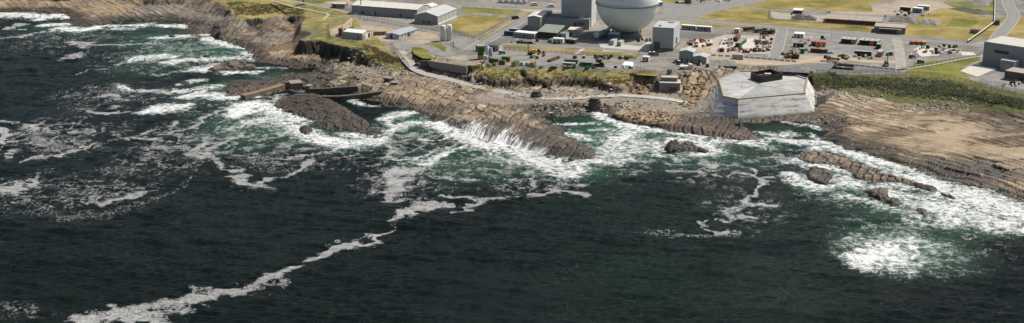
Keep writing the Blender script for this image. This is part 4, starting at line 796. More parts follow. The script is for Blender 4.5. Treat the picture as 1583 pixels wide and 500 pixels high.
def cabin(label, A, B, D, wm_, rm_, h=2.7, n=4, group="site cabins", z=PL):
    loc, rz, L_, D_ = frame(A, B, D, z); th = thing("site_cabin", label, "cabin", loc, rz, group)
    b = MB(); b.box(0, 0, .25, L_, D_, h); part("wall", b, wm_, th); r = MB(); r.box(-.12, -.12, h + .003, L_ + .12, D_ + .12, h + .16); part("roof", r, rm_, th)
    for i in range(n):
        x = L_ * (i + .5) / n; wd = min(.6, L_ / n * .3)
        if i == n // 2: opening(th, 'f', L_, D_, x - .45, x + .45, .3, 2.25, M_DARK, "door")
        else: w_o = opening(th, 'f', L_, D_, x - wd, x + wd, 1.15, 2.05, M_GLASS, "window")
    for x in (.3, L_ - .5): s = MB(); s.box(x, .2, 0, x + .2, D_ - .2, .25); part("skid", s, M_BLACK, th)
    return th

# ------------------------------------------------------------------ left: warehouses, sheds, tanks
th, L_, D_ = gable("warehouse", "long grey warehouse with cream corrugated roof at top left of the site", "warehouse", (544,21.5), (645,29), 20, 6.0, 1.6, 'x', M_GREYW, M_CREAMR, bays=10)
opening(th, 'f', L_, D_, 8, 9.2, .3, 2.5, M_DARK); opening(th, 'f', L_, D_, 17.5, 19, .3, 2.6, M_RED, "door"); opening(th, 'f', L_, D_, 37, 38.3, .3, 2.5, M_DARK)
fl = MB(); fl.tube((6.2, 2, 6.0), (6.2, 2, 9.2), .35, 10); part("flue", fl, M_DGREY, th); cp = MB(); cp.tube((6.2, 2, 9.201), (6.2, 2, 9.5), .5, 10, .3); part("flue_cap", cp, M_DGREY, th)
rl = MB(); rl.box(-.35, -.42, 5.6, L_ + .35, -.31, 5.75); part("gutter", rl, M_DGREY, th)
gable("warehouse_annex", "small white gabled annex between the two big warehouses", "annex", (651,17), (667,18.5), 9, 3.4, 1.2, 'y', M_WHITE, M_CREAMR)
th, L_, D_ = gable("warehouse", "grey gabled warehouse beside the fenced grass field", "warehouse", (641,36), (677,38.7), 31, 5.6, 2.4, 'y', M_GREYW, M_GREYR)
opening(th, 'f', L_, D_, 6.2, 7.4, .36, 2.6, M_RED, "door"); opening(th, 'f', L_, D_, 10, 11, .36, 2.4, M_DARK)
for i in range(1, 5): pb = MB(); pb.box(L_ + .004, i * D_ / 5 - .12, .36, L_ + .1, i * D_ / 5 + .12, 5.3); part("pilaster", pb, M_DGREY, th)
sk = MB(); sk.box(L_ + .06, 0, 0, L_ + .5, D_, .45); part("skirting", sk, M_WHITE, th)
th, L_, D_ = gable("shed", "pale grey shed with white roof inside the coastal compound", "shed", (532,59), (561,62), 9.5, 4.1, 1.1, 'x', M_LGREY, M_WHITE)
opening(th, 'r', L_, D_, .9, 2.0, .36, 2.5, M_DARK, "door"); opening(th, 'r', L_, D_, 3.2, 5.6, .36, 3.2, M_WHITE, "roller_door"); opening(th, 'r', L_, D_, 6.4, 8.4, .36, 3.0, M_DARK, "roller_door"); opening(th, 'f', L_, D_, 10, 11, .36, 2.3, M_DGREY)
th, L_, D_ = gable("low_hut", "long low hut with blue grey roof inside the coastal compound", "hut", (597,59), (617,61.2), 22, 2.9, .7, 'y', M_LGREY, M_BLUER, over=.5)
for u in (.9, 5.6): opening(th, 'f', L_, D_, u, u + 1.1, .4, 2.3, M_WHITE, "door")
opening(th, 'f', L_, D_, 3.0, 4.6, .4, 2.4, M_DARK, "door"); [opening(th, 'r', L_, D_, v, v + 1.4, 1.1, 2.1, M_GLASS, "window") for v in (3, 7, 16)]; opening(th, 'r', L_, D_, 10.5, 13.5, .36, 2.6, M_DGREY, "door", .9)
for i, (px, py) in enumerate([(685, 63.5), (694.7, 62.5)]):
    th = thing("storage_tank", ["left one of two tall white storage tanks by the bend in the road", "right one of two tall white storage tanks by the bend in the road"][i], "tank", G3(px, py), .4, "tall white tanks")
    t_ = MB(); t_.lathe([(1.75, .5), (1.75, 9.4), (1.6, 9.75), (1.1, 10.0), (.35, 10.12)], seg=28); part("shell", t_, M_WHITE, th, True)
    for a in range(4): lg = MB(); c_, s_ = math.cos(a * 1.571), math.sin(a * 1.571); lg.box(1.4 * c_ - .14, 1.4 * s_ - .14, 0, 1.4 * c_ + .14, 1.4 * s_ + .14, .5); part("leg", lg, M_STEEL, th)
    ld = MB(); ld.box(-.3, -1.95, .3, -.24, -1.87, 9.9); ld.box(.24, -1.95, .3, .3, -1.87, 9.9); [ld.box(-.24, -1.93, .5 + .45 * k, .24, -1.89, .54 + .45 * k) for k in range(21)]; part("ladder", ld, M_STEEL, th)
    vt = MB(); vt.tube((0, 0, 10.1), (0, 0, 10.7), .12, 8); part("vent", vt, M_STEEL, th)
    pb = MB(); pb.box(-2.3, -2.3, -.3, 2.3, 2.3, .06); part("base_slab", pb, M_CONC, th)
loc, rz, L_, D_ = frame((530, 57), (545.5, 43), .7); th = thing("blast_wall", "tall tan blast wall standing beside the white-roofed shed", "wall", loc, rz)
w = MB(); w.box(0, 0, -.5, L_, .7, 6.6); part("wall", w, M_TANW, th)
for k in range(5): bt = MB(); x = 1 + k * (L_ - 2) / 4; bt.profx([(-1.3, -.5), (-.004, -.5), (-.004, 5.2)], x - .25, x + .25); part("buttress", bt, M_TANW, th)
bx_, L_, D_ = block("bunker", "small brown brick bunker against the tan blast wall", "bunker", (534,55), (547,50), 5, 4.2, M_BRICK, M_BROWNR, par=.25); opening(bx_, 'f', L_, D_, 2, 3.2, .3, 2.3)
bx_, L_, D_ = block("brick_hut", "brown brick hut with grey flat roof left of the long warehouse", "hut", (513,13), (533,13.6), 8, 3.0, M_BRICK, mat("light_felt", (.42,.42,.40), .9, .1, .4), par=.2); [opening(bx_, 'f', L_, D_, u, u + .9, .4, 2.2, M_DARK) for u in (2, 5.5)]
loc, rz, L_, D_ = frame((577, 55.5), (597, 54.5), .2); th = thing("screen_fence", "solid brown screen fence between white-roofed shed and low hut", "fence", loc, rz)
for k in range(8): p = MB(); p.box(k * L_ / 8 + .03, 0, 0, (k + 1) * L_ / 8 - .03, .1, 2.4); part("panel", p, M_RUST, th)

# ------------------------------------------------------------------ the reactor buildings and the sphere
th, L_, D_ = block("plant_block", "long low grey plant block at the foot of the tall grey tower", "building", (837.5,44), (911,46), 17, 6.4, M_GREYW, mat("dark_roof_felt", (.16,.165,.165), .9, .15, .4), par=.35)
opening(th, 'f', L_, D_, 21, 22.5, .3, 4.4, M_CONT_R, "door"); opening(th, 'f', L_, D_, 23, 28, 2.6, 4.6, M_DGREY, "louvre"); wr_ = MB(); wr_.box(24, 6, 6.5, 28, 9, 6.9); part("rooflight", wr_, M_WHITE, th)
th, L_, D_ = block("reactor_tower", "tall plain grey tower block rising behind the plant block", "tower", (867.5,40.5), (914,42.5), 20, 34, mat("tower_cladding", (.52,.54,.52), .6, .08, .3, ribs=1.2, streak=.6), M_DGREY, par=.5)
for k in range(1, 5): jb = MB(); jb.box(-.03, -.03, 6.6 * k, L_ + .03, D_ + .03, 6.6 * k + .1); part("cladding_joint", jb, M_DGREY, th)
th, L_, D_ = gable("plant_gable", "grey gable-ended block with cream roof at left end of the plant block", "building", (815.5,46), (835.5,47), 19, 8.4, .9, 'y', M_GREYW, M_CREAMR)
flt = block("plant_annex", "flat white-roofed link behind the grey gable-ended block", "building", (838,38.5), (852,39), 5, 9.0, M_GREYW, M_WHITE, par=.2)
th, L_, D_ = gable("green_roof_shed", "dark shed with sloping green grey roof in front of the plant block", "shed", (832,59.5), (861,62), 13, 4.4, 2.2, 'x', M_DGREEN, M_GREENR, mono=True, over=.5)
for k in range(6): opening(th, 'f', L_, D_, .8 + k * 1.9, 2.2 + k * 1.9, .4, 3.2, M_DARK, "bay_door")
opening(th, 'r', L_, D_, 3, 5, .4, 2.6)
th, L_, D_ = block("flat_shed", "grey flat roofed shed right of the green roofed shed", "shed", (877,56), (897,57), 10, 4.0, M_LGREY, M_CREAM, par=.25); opening(th, 'f', L_, D_, 1.5, 3, .3, 2.4)
th, L_, D_ = block("flat_shed", "tiny pale roofed lean-to right against the green roofed shed", "shed", (861,60), (875,61), 6, 3.4, M_LGREY, M_GREENR, par=.2); opening(th, 'f', L_, D_, 1.5, 2.6, .3, 2.2)
cabin("long cabin with white roof left of the green roofed shed", (795,57.5), (826,60.5), 6, M_LGREY, M_WHITE, 3.2, 7)
container("front one of two blue containers by the long white-roofed cabin", (779,55), (794,56), 2.5, M_CONT_B); container("rear one of two blue containers by the long white-roofed cabin", (787,50.5), (802,51.5), 2.5, M_CONT_B, M_CONT_W)
cabin("white cabin in front of the dark green roofed shed", (854.5,67), (870,68), 3.2, M_WHITE, M_WHITE, 3.0, 4)
container("left of two green-topped containers beside the white cabin", (874,67), (881,67.6), 6.1, M_DKG, M_PALEG); container("right of two green-topped containers beside the white cabin", (882,68), (888.5,68.6), 6.1, M_DKG, M_PALEG)
# the sphere
M_SPH = mat("sphere_paint", (.655, .72, .675), .42, .05, .12, streak=.55, spec=.5)
loc = G3(968.5, 54.0); SR = 19.7; ZC = 21.2
th = thing("containment_sphere", "huge pale grey green steel containment sphere with a catwalk round its middle", "sphere", loc)
sp = MB(); sp.lathe([(max(.02, SR * math.sin(math.pi * k / 48)), ZC - SR * math.cos(math.pi * k / 48)) for k in range(49)], seg=96); part("shell", sp, M_SPH, th, True)
rg_ = MB(); rg_.lathe([(SR + .02, ZC - .95), (SR + .6, ZC - .9), (SR + .6, ZC - .7), (SR + .02, ZC - .7)], seg=96); part("catwalk", rg_, mat("catwalk_grey", (.12,.135,.13), .7), th)
hr = MB(); hr.lathe([(SR + .54, ZC + .3), (SR + .6, ZC + .3), (SR + .6, ZC + .38), (SR + .54, ZC + .38)], seg=96); part("handrail", hr, M_STEEL, th)
sk = MB(); sk.lathe([(8.2, -.5), (8.2, 1.7), (7.4, 2.0), (5, 2.1)], seg=48); part("skirt", sk, M_GREYW, th)
for k in range(16): a = k * math.pi / 8; pr = MB(); pr.tube((8.6 * math.cos(a), 8.6 * math.sin(a), -.5), (9.2 * math.cos(a), 9.2 * math.sin(a), 3.6), .22, 8); part("support_strut", pr, M_DGREY, th)
A_ = Vector(G3(921.8, 60.5)) + Vector((0, 0, 2.4)); B_ = Vector(G3(938.5, 54.5)) + Vector((0, 0, 2.4)); th = thing("airlock_cylinder", "horizontal steel airlock cylinder with white end cap under the sphere", "cylinder", (A_.x, A_.y, PL))
o_ = Vector((A_.x, A_.y, PL)); d_ = (B_ - A_)
cy = MB(); cy.tube(A_ - o_, B_ - o_, 1.85, 24); part("shell", cy, mat("airlock_grey", (.30,.33,.31), .6, .1, .5), th, False); dn = d_.normalized()
cy = MB(); cy.tube(A_ - o_ - dn * .35, A_ - o_ - dn * .004, 1.5, 24, 1.88); part("end_cap", cy, M_WHITE, th); cy = MB(); cy.tube(A_ - o_ - dn * .42, A_ - o_ - dn * .352, .45, 12); part("hatch", cy, M_RED, th)
E_ = Vector(loc) + Vector((-10.3, -11.2, 9.2)); cy = MB(); cy.tube(B_ - o_ + Vector((0, 0, .4)), E_ - o_, 1.15, 16); part("duct", cy, M_SPH, th)
for s in (.15, .85): q = (A_ - o_) + d_ * s; lb = MB(); lb.box(q.x - .9, q.y - .4, 0, q.x + .9, q.y + .4, 1.2); part("saddle", lb, M_CONC, th)
block("plant_room", "grey windowless plant room in the shade under the sphere", "building", (939.5,63.5), (955,64.5), 7, 4.4, M_DGREY, M_GREYR, par=.2)
container("white container parked in front of the sphere", (942,70), (948.5,70.6), 7, M_CONT_W, M_CONT_W, M_LGREY, h=3.0); container("pale green container parked in front of the sphere", (953.5,71.7), (959.5,72.2), 7, M_PALEG, M_CONT_W, h=2.8)
# tall cube building right of the sphere
th, L_, D_ = block("cube_building", "tall pale grey cube-shaped building right of the sphere", "building", (1008,77.5), (1040.5,79.5), 22, 14.0, mat("cube_cladding", (.47,.49,.485), .55, .06, .3, ribs=1.2, streak=.5), M_GREYR, par=.2)
opening(th, 'f', L_, D_, 1.0, 4.8, .3, 5.2, M_DGREY, "roller_door"); pl = MB(); pl.box(L_ * .42, -.09, .3, L_ + .09, -.004, 1.6); part("brick_base", pl, M_BRICK, th); pl = MB(); pl.box(L_ + .004, 0, .3, L_ + .09, D_, 1.6); part("brick_base", pl, M_BRICK, th)
bx = MB(); bx.box(3, 4, 14.09, 4.2, 5.2, 14.7); part("roof_vent", bx, M_DGREY, th); bx = MB(); bx.box(6, 17, 14.09, 10, 17.3, 14.5); part("roof_upstand", bx, M_DGREY, th)
opening(th, 'r', L_, D_, 9, 11, 3, 7, M_LGREY, "stair_panel", .8); opening(th, 'r', L_, D_, 14, 15.2, .4, 2.6, M_DARK)
th, L_, D_ = gable("gabled_shed", "taller of the two joined grey gabled sheds behind the cofferdam", "shed", (1049.6,96.5), (1071,98), 9, 6.4, 1.1, 'y', M_GREYW, M_GREYR); [opening(th, 'f', L_, D_, u, u + 1, .36, 2.6, M_RED) for u in (4.4, 6.7)]; opening(th, 'f', L_, D_, 1, 2, .36, 2.4, M_CONT_R)
th, L_, D_ = gable("gabled_shed", "lower of the two joined grey gabled sheds behind the cofferdam", "shed", (1071.6,98), (1091.5,99.8), 8, 3.9, 1.0, 'y', M_GREYW, M_GREYR); opening(th, 'f', L_, D_, 3, 4, .36, 2.4, M_DARK)
opening(th, 'r', L_, D_, 1.5, 4.5, .36, 3, M_WHITE, "roller_door")
cabin("left of two long grey cabins along the road near the sphere", (1053.5,46), (1075,47.5), 3.2, M_LGREY, M_WHITE, 2.9, 6); cabin("right of two long grey cabins along the road near the sphere", (1076.5,47.8), (1099,49.3), 3.2, M_LGREY, M_WHITE, 2.9, 6)
cabin("cream hut on the strip beside the cube building yard", (993,95.5), (1002.5,96.3), 3, M_CREAM, M_WHITE, 2.9, 2); cabin("white gatehouse hut near the road spur", (1135,51.5), (1142,52.1), 3, M_CREAM, M_WHITE, 2.8, 2)

# ------------------------------------------------------------------ right-hand buildings
th, L_, D_ = gable("long_brick_shed", "long low red brick shed with grey brown roof beside the inland field", "shed", (1277,35.5), (1362,41), 17, 3.0, 1.6, 'x', M_RED, M_BROWNR, over=.5)
for k in range(15): opening(th, 'f', L_, D_, .8 + k * 2.5, 2.5 + k * 2.5, .4, 2.2, M_DARK, "bay_opening")
tw = block("stair_tower", "small pale stair tower at left end of the long red brick shed", "tower", (1277.5,30), (1284,30.4), 3, 5.5, M_CREAM, M_BROWNR, par=.2)
th, L_, D_ = block("flat_roof_building", "brown flat roofed building at the road junction right of the yards", "building", (1351,50.5), (1399,53.5), 14, 3.9, mat("brown_render", (.19,.165,.14), .9, .15, .5), M_BROWNR, par=.3)
opening(th, 'f', L_, D_, 14.5, 17.5, .3, 3, M_LGREY, "roller_door"); [opening(th, 'f', L_, D_, 4 + k * 2, 5.6 + k * 2, .3, 3.0, M_DARK, "opening") for k in range(5)]
cn = MB(); cn.box(3, -2.2, 3.1, 17, -.06, 3.35); part("canopy", cn, M_BROWNR, th); [part("canopy_post", MB().box(x, -2.1, 0, x + .2, -1.9, 3.09), M_DGREY, th) for x in (3.2, 7.6, 12, 16.6)]
th, L_, D_ = block("grey_block", "big dark grey building with pale coping at the right edge", "building", (1518,99), (1590,110.5), 24, 13.0, mat("slate_cladding", (.24,.26,.265), .7, .12, .4, streak=.6), mat("pale_coping", (.46,.45,.41), .8, .08), par=.28)
opening(th, 'f', L_, D_, 6.5, 15, 7.6, 9.4, M_DARK, "window_strip"); opening(th, 'f', L_, D_, 19.5, 20.5, .4, 2.5, M_DARK)
th, L_, D_ = block("entrance_annex", "small grey entrance annex with tan door on the big dark building", "annex", (1545,108.5), (1567,112), 7, 5.8, mat("annex_grey", (.24,.255,.26), .7, .1, .4), mat("pale_coping", (.46,.45,.41)), par=.28); opening(th, 'f', L_, D_, 2.2, 5.8, .3, 3.9, M_TANW, "roller_door")
th, L_, D_ = block("brick_block", "low dark brick block with grey brown roof in the right corner", "building", (1552,122.5), (1600,130), 12, 4.6, mat("dark_brick", (.13,.105,.09), .9, .2, 1), M_BROWNR, par=.3); opening(th, 'f', L_, D_, 9, 10, .3, 2.3)
th, L_, D_ = gable("field_shed", "dark shed with white roof in the middle of the inland grass", "shed", (1226,21.5), (1240,22.4), 8, 2.6, .6, 'x', M_DGREY, M_WHITE); opening(th, 'f', L_, D_, 1.5, 4.5, .36, 2.3, M_DARK)
cabin("pale blue grey cabin by the spoil ground at top right", (1410,19.5), (1425,20.8), 4, M_BLUER, M_WHITE, 3.2, 5); cabin("second pale blue grey cabin set back behind the first at top right", (1418,15.5), (1436,16.8), 4, M_BLUER, M_WHITE, 3.0, 5)
container("dark green container with pale top by the spoil ground at top right", (1391,17), (1407,18.2), 2.6, M_DKG, M_CREAM, h=2.9)
container("dark container at the very top left of the car park by the sphere", (1058,5.5), (1068,6), 3, M_DGREY, M_LGREY, h=3.2)
gable("roadside_shed", "low white roofed shed just behind the sphere at the car park", "shed", (1010,13), (1024,10), 8, 3.2, .9, 'x', M_DGREY, M_WHITE)
for k in range(5):
    th = thing("storage_tank", "squat white tank in the row along the top edge left of the tower", "tank", G3(774 + k * 9.3, 4.2 + k * .35), 0, "squat white tanks at the top edge")
    t_ = MB(); t_.lathe([(1.7, 0), (1.7, 3.0), (1.2, 3.5), (.3, 3.7)], seg=20); part("shell", t_, M_WHITE, th, True); t_ = MB(); t_.lathe([(1.78, .9), (1.78, 1.1)], seg=20); part("band", t_, M_STEEL, th)
# ------------------------------------------------------------------ cofferdam round the shaft
TOPZ = 9.7
top_px = [(1110,123),(1117.5,150),(1141,154.5),(1245.5,145.5),(1249,122.5),(1206,111.5),(1143,110.5)]
top_w = [G(x, y, TOPZ) for x, y in top_px]
cw = Vector((sum(p[0] for p in top_w) / 7, sum(p[1] for p in top_w) / 7))
base_px = {0: (1088,169), 1: (1096,180), 2: (1141,186), 3: (1262,178), 4: (1272,161)}
base_w = []
for i, p in enumerate(top_w):
    if i in base_px: base_w.append(G(*base_px[i], .6))
    else: d = (Vector(p) - cw); base_w.append(tuple(cw + d * 1.12))
# orientation
area = sum(top_w[i][0] * top_w[(i + 1) % 7][1] - top_w[(i + 1) % 7][0] * top_w[i][1] for i in range(7))
loc = (cw.x, cw.y, 0); th = thing("cofferdam", "massive seven-sided concrete platform with battered walls at the water's edge", "platform", loc)
rel = lambda P: [(x - cw.x, y - cw.y) for x, y in P]
tw_, bw_ = rel(top_w), rel(base_w)
m, t, b = nodes_of("cofferdam_concrete"); L = t.links.new; tc = N(t, "ShaderNodeTexCoord")
mp = N(t, "ShaderNodeMapping"); mp.inputs["Scale"].default_value = (.08, .08, .9); L(tc.outputs["Object"], mp.inputs["Vector"])
n1 = N(t, "ShaderNodeTexNoise"); n1.inputs["Scale"].default_value = 1.1; n1.inputs["Detail"].default_value = 6; L(mp.outputs[0], n1.inputs["Vector"])
n2 = N(t, "ShaderNodeTexNoise"); n2.inputs["Scale"].default_value = .35; n2.inputs["Detail"].default_value = 8; n2.inputs["Roughness"].default_value = .7; L(tc.outputs["Object"], n2.inputs["Vector"])
av = N(t, "ShaderNodeMath", operation='AVERAGE') if False else N(t, "ShaderNodeMath", operation='MULTIPLY_ADD'); av.inputs[1].default_value = .6; L(n2.outputs["Fac"], av.inputs[0]); L(n1.outputs["Fac"], av.inputs[2])
rp = N(t, "ShaderNodeValToRGB"); L(av.outputs[0], rp.inputs[0]); e = rp.color_ramp.elements; e[0].position = .62; e[0].color = (.22,.212,.19,1); e[1].position = .9; e[1].color = (.56,.545,.50,1); k_ = e.new(.74); k_.color = (.43,.42,.385,1)
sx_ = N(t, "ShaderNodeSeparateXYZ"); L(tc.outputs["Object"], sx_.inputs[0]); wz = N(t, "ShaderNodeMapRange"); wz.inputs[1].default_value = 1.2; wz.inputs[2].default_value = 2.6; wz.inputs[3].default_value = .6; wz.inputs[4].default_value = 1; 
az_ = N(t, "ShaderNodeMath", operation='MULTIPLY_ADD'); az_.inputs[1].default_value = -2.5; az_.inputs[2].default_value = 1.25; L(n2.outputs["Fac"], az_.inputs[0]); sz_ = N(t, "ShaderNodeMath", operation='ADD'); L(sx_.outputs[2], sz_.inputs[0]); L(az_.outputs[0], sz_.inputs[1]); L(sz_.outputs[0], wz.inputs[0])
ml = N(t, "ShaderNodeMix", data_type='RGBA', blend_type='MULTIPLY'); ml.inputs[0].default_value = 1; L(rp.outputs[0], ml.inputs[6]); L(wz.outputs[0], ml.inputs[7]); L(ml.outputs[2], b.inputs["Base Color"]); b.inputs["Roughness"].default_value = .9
M_COF = m
core = MB(); sc_ = .995
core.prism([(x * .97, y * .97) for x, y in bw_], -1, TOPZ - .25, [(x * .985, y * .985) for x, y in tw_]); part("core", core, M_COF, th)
# each battered face is cast in lifts and bays: pieces with recessed joints
for i in range(7):
    j = (i + 1) % 7; b0, b1, t0, t1 = Vector((*bw_[i], -.6)), Vector((*bw_[j], -.6)), Vector((*tw_[i], TOPZ)), Vector((*tw_[j], TOPZ))
    nb = max(1, round((t1 - t0).length / 6.5)); nl = 4
    nrm = (b1 - b0).cross(t0 - b0).normalized(); 
    if nrm.dot(Vector((*(((b0 + b1) / 2).xy), 0))) < 0: nrm = -nrm
    for a in range(nb):
        for l in range(nl):
            g0, g1 = a / nb + .0006, (a + 1) / nb - .0006; h0, h1 = l / nl + .0012, (l + 1) / nl - .0012
            P_ = lambda u, v: (b0.lerp(b1, u)).lerp(t0.lerp(t1, u), v)
            q = [P_(g0, h0), P_(g1, h0), P_(g1, h1), P_(g0, h1)]; pr = nrm * R.uniform(.0, .02)
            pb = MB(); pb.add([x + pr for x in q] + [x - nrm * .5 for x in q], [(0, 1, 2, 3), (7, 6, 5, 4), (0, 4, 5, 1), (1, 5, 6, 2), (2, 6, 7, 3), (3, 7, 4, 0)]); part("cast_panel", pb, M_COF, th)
M_DECK = mat("deck_concrete", (.345, .34, .325), .9, .28, .12, .03, 2)
sl = MB()
inner = [(x * .97, y * .97) for x, y in tw_]; ctr = (0.0, 0.0)
for i in range(7):
    j = (i + 1) % 7; s_ = MB(); a_, b_ = Vector(inner[i]), Vector(inner[j]); sh = (a_ + b_) / 2 * .006
    tri = [Vector((0, 0)) + sh * 2, a_.lerp(b_, .004) * .995 + sh, b_.lerp(a_, .004) * .995 + sh]
    s_.prism([tuple(p) for p in tri], TOPZ - .2, TOPZ - .02 + .01 * (i % 3)); part("deck_slab", s_, [M_DECK, mat("deck_concrete_pale", (.42,.41,.385), .9, .24, .14), mat("deck_concrete_grey", (.30,.30,.29), .9, .26, .13)][i % 3], th)
M_KERB = mat("ochre_coping", (.42, .33, .17), .9, .2, .6)
for i in range(7):
    j = (i + 1) % 7; a_, b_ = Vector(tw_[i]), Vector(tw_[j]); kb = MB(); q = [a_ * .998, b_ * .998, b_ * .968, a_ * .968]
    kb.prism([tuple(p) for p in q], TOPZ + .004, TOPZ + .55); part("coping", kb, M_KERB if i in (0, 1, 2, 3) else M_CONC, th)
    rlb = MB(); n_ = max(2, int((b_ - a_).length / 2.5))
    for k in range(n_): p = a_.lerp(b_, k / n_) * .98; rlb.box(p.x - .03, p.y - .03, TOPZ + .55, p.x + .03, p.y + .03, TOPZ + 1.6)
    rlb.tube((*(a_ * .98), TOPZ + 1.6), (*(b_ * .98), TOPZ + 1.6), .04, 5); rlb.tube((*(a_ * .98), TOPZ + 1.1), (*(b_ * .98), TOPZ + 1.1), .03, 5); part("guard_rail", rlb, M_STEEL, th)
# right flank wing wall
wing = [G(1264,150,7.5), G(1276,147,7.5), G(1289,138,8)]
th2 = thing("wing_wall", "dark concrete wing wall running from the platform's right flank to the bank", "wall", (*wing[0], 0))
for a_, b_ in zip(wing[:-1], wing[1:]):
    a_, b_ = Vector(a_) - Vector(wing[0]), Vector(b_) - Vector(wing[0]); n_ = Vector((-(b_ - a_).y, (b_ - a_).x)).normalized() * .4
    w = MB(); w.prism([tuple(a_ - n_), tuple(b_ - n_), tuple(b_ + n_), tuple(a_ + n_)], 2.0, 7.6); part("wall_section", w, mat("dark_concrete", (.16,.155,.145), .9, .25, .5, streak=.6), th2)
# open-topped dark enclosure on the deck
bx4 = [G(x, y, TOPZ) for x, y in [(1160,121.8),(1177.5,128.6),(1209.5,123.4),(1190,116.2)]]; bc_ = Vector((sum(p[0] for p in bx4) / 4, sum(p[1] for p in bx4) / 4))
th3 = thing("shaft_enclosure", "open-topped black steel enclosure on the concrete platform deck", "enclosure", (bc_.x, bc_.y, TOPZ)); bq = [Vector(p) - bc_ for p in bx4]
M_BLK = mat("black_green_sheet", (.03, .038, .032), .6, .25, .6, ribs=2.5)
for i in range(4):
    a_, b_ = bq[i], bq[(i + 1) % 4]; w = MB(); w.prism([tuple(a_), tuple(b_), tuple(b_ * .955), tuple(a_ * .955)], .03, 3.4); part("wall", w, M_BLK, th3)
    w = MB(); w.prism([tuple(a_ * 1.01), tuple(b_ * 1.01), tuple(b_ * .94), tuple(a_ * .94)], 3.405, 3.6); part("top_rail", w, M_BLK, th3)
fl_ = MB(); fl_.prism([tuple(p * .95) for p in bq], .02, .08); part("floor", fl_, M_RUST, th3)
for k, (x, y, s) in enumerate([(-3, 0, 1.3), (1, 1, 1.8), (4, -1, 1.2), (-1, 2, 1.0)]): q = MB(); q.box(x - s, y - s * .6, .09, x + s, y + s * .6, 1.2 + s); part("pump_unit", q, [M_RUST, M_CREAM, M_STEEL, M_CONT_R][k], th3)
# scaffold tower and lamp on the deck
p_ = G(1147, 134, TOPZ); th4 = thing("deck_mast", "slim mast standing on the left of the platform deck", "mast", (*p_, TOPZ)); q = MB(); q.tube((0, 0, 0), (0, 0, 3.2), .07, 6); part("pole", q, M_STEEL, th4); q = MB(); q.box(-.4, -.4, 0, .4, .4, .25); part("foot", q, M_CONC, th4)

# ------------------------------------------------------------------ pump house, piers, retaining wall
M_OLDC = mat("stained_concrete", (.24, .215, .18), .95, .3, .5, .05, 2, streak=.6); M_DKC = mat("weedy_concrete", (.10, .085, .065), .95, .35, .6, .06, 2, streak=.5)
loc, rz, L_, D_ = frame((1019,143), (1051,144), 8, 4.2); th = thing("pump_house", "ruined concrete pump house at the foot of the bank left of the platform", "building", loc, rz)
w = MB(); w.box(0, 0, -1, L_, D_, 5.2); part("wall", w, M_OLDC, th); w = MB(); w.box(-.2, -.25, 5.203, L_ + .2, D_ + .1, 5.6); part("roof_slab", w, M_CONC, th)
for k in range(4): o_ = opening(th, 'f', L_, D_, 5.5 + k * 1.1, 6.2 + k * 1.1, .3, 3.2, M_DARK, "slot")
w = MB(); w.box(1, D_ * .45, 5.603, L_ - 1.6, D_, 7.6); part("upper_storey", w, M_OLDC, th); w = MB(); w.box(.8, D_ * .45 - .2, 7.603, L_ - 1.4, D_ + .1, 7.8); part("upper_slab", w, M_CONC, th)
w = MB(); w.box(-1.4, .5, -1, -.02, D_, 6.4); part("side_buttress", w, M_DKC, th); w = MB(); w.box(-2, -1.6, -1, L_ + 1, -.27, .6); part("apron", w, M_OLDC, th)
def wall_run(name, label, cat, P, wd, zb, m, names="wall_section"):
    """wall along px points with their own top heights"""
    W3 = [Vector(G3(*p)) for p in P]; o0 = W3[0]; th = thing(name, label, cat, (o0.x, o0.y, 0))
    for i, (a_, b_) in enumerate(zip(W3[:-1], W3[1:])):
        d = (b_ - a_).xy; n_ = Vector((-d.y, d.x)).normalized() * wd / 2; nn = max(1, int(d.length / 6))
        for k in range(nn):
            c_, e_ = a_.lerp(b_, (k + .01) / nn), a_.lerp(b_, (k + .99) / nn); q = [c_.xy - o0.xy - n_, e_.xy - o0.xy - n_, e_.xy - o0.xy + n_, c_.xy - o0.xy + n_]
            jt = R.uniform(-.06, .06); w = MB(); w.prism([tuple(x) for x in q], zb, [c_.z + jt, e_.z + jt, e_.z + jt, c_.z + jt]); part(names, w, m, th)
    return th
M_PIER = mat("brown_masonry", (.20, .145, .095), .95, .3, .6, .08, 1.5, streak=.3)
wall_run("pier", "sloping brown masonry pier jutting left into the surf", "pier", [(375,147.5,1.9),(400,141,2.1),(420,135.5,2.3),(437,130,2.6)], 4.2, -2, M_PIER, "masonry_block")
wall_run("harbour_wall", "short brown harbour wall joining the pier to the rocks", "wall", [(441,127,2.8),(464,128.5,2.9)], 2.2, -2, M_PIER)
wall_run("harbour_wall", "long dark harbour wall along the back of the boat slip", "wall", [(478,137,3.6),(510,136,3.6),(553,133,3.8)], 2.0, -2, M_DKC)
wall_run("harbour_wall", "short dark outer harbour wall nearest the wedge reef", "wall", [(455,146,1.6),(490,147.5,1.6)], 2.2, -2, M_DKC); wall_run("harbour_wall", "long curved outer harbour wall leading to the slabs", "wall", [(492,149,1.5),(525,148.5,2.0),(560,145,2.6),(590,141,3.0)], 2.6, -2, M_DKC)
for A_, B_, D_, h, lb in [((450,133.5),(468,132),8,1.2,"sloping concrete slab inside the old boat harbour"), ((472,139),(479,139.5),4,2.0,"squat brown block at the mouth of the old boat slip"), ((594,129.5),(603,131),4,3.2,"left of two concrete blocks at the end of the harbour wall"), ((604,135),(614,135.5),5,2.4,"right of two concrete blocks at the end of the harbour wall")]:
    loc, rz, L_, D_ = frame(A_, B_, D_, 2.2); th = thing("concrete_block", lb, "block", loc, rz); w = MB(); w.box(0, 0, -3, L_, D_, h); part("block_body", w, M_PIER if "brown" in lb or "slab" in lb else M_DKC, th); w = MB(); w.box(-.15, -.15, h + .003, L_ + .15, D_ + .15, h + .3); part("block_cap", w, M_OLDC, th)
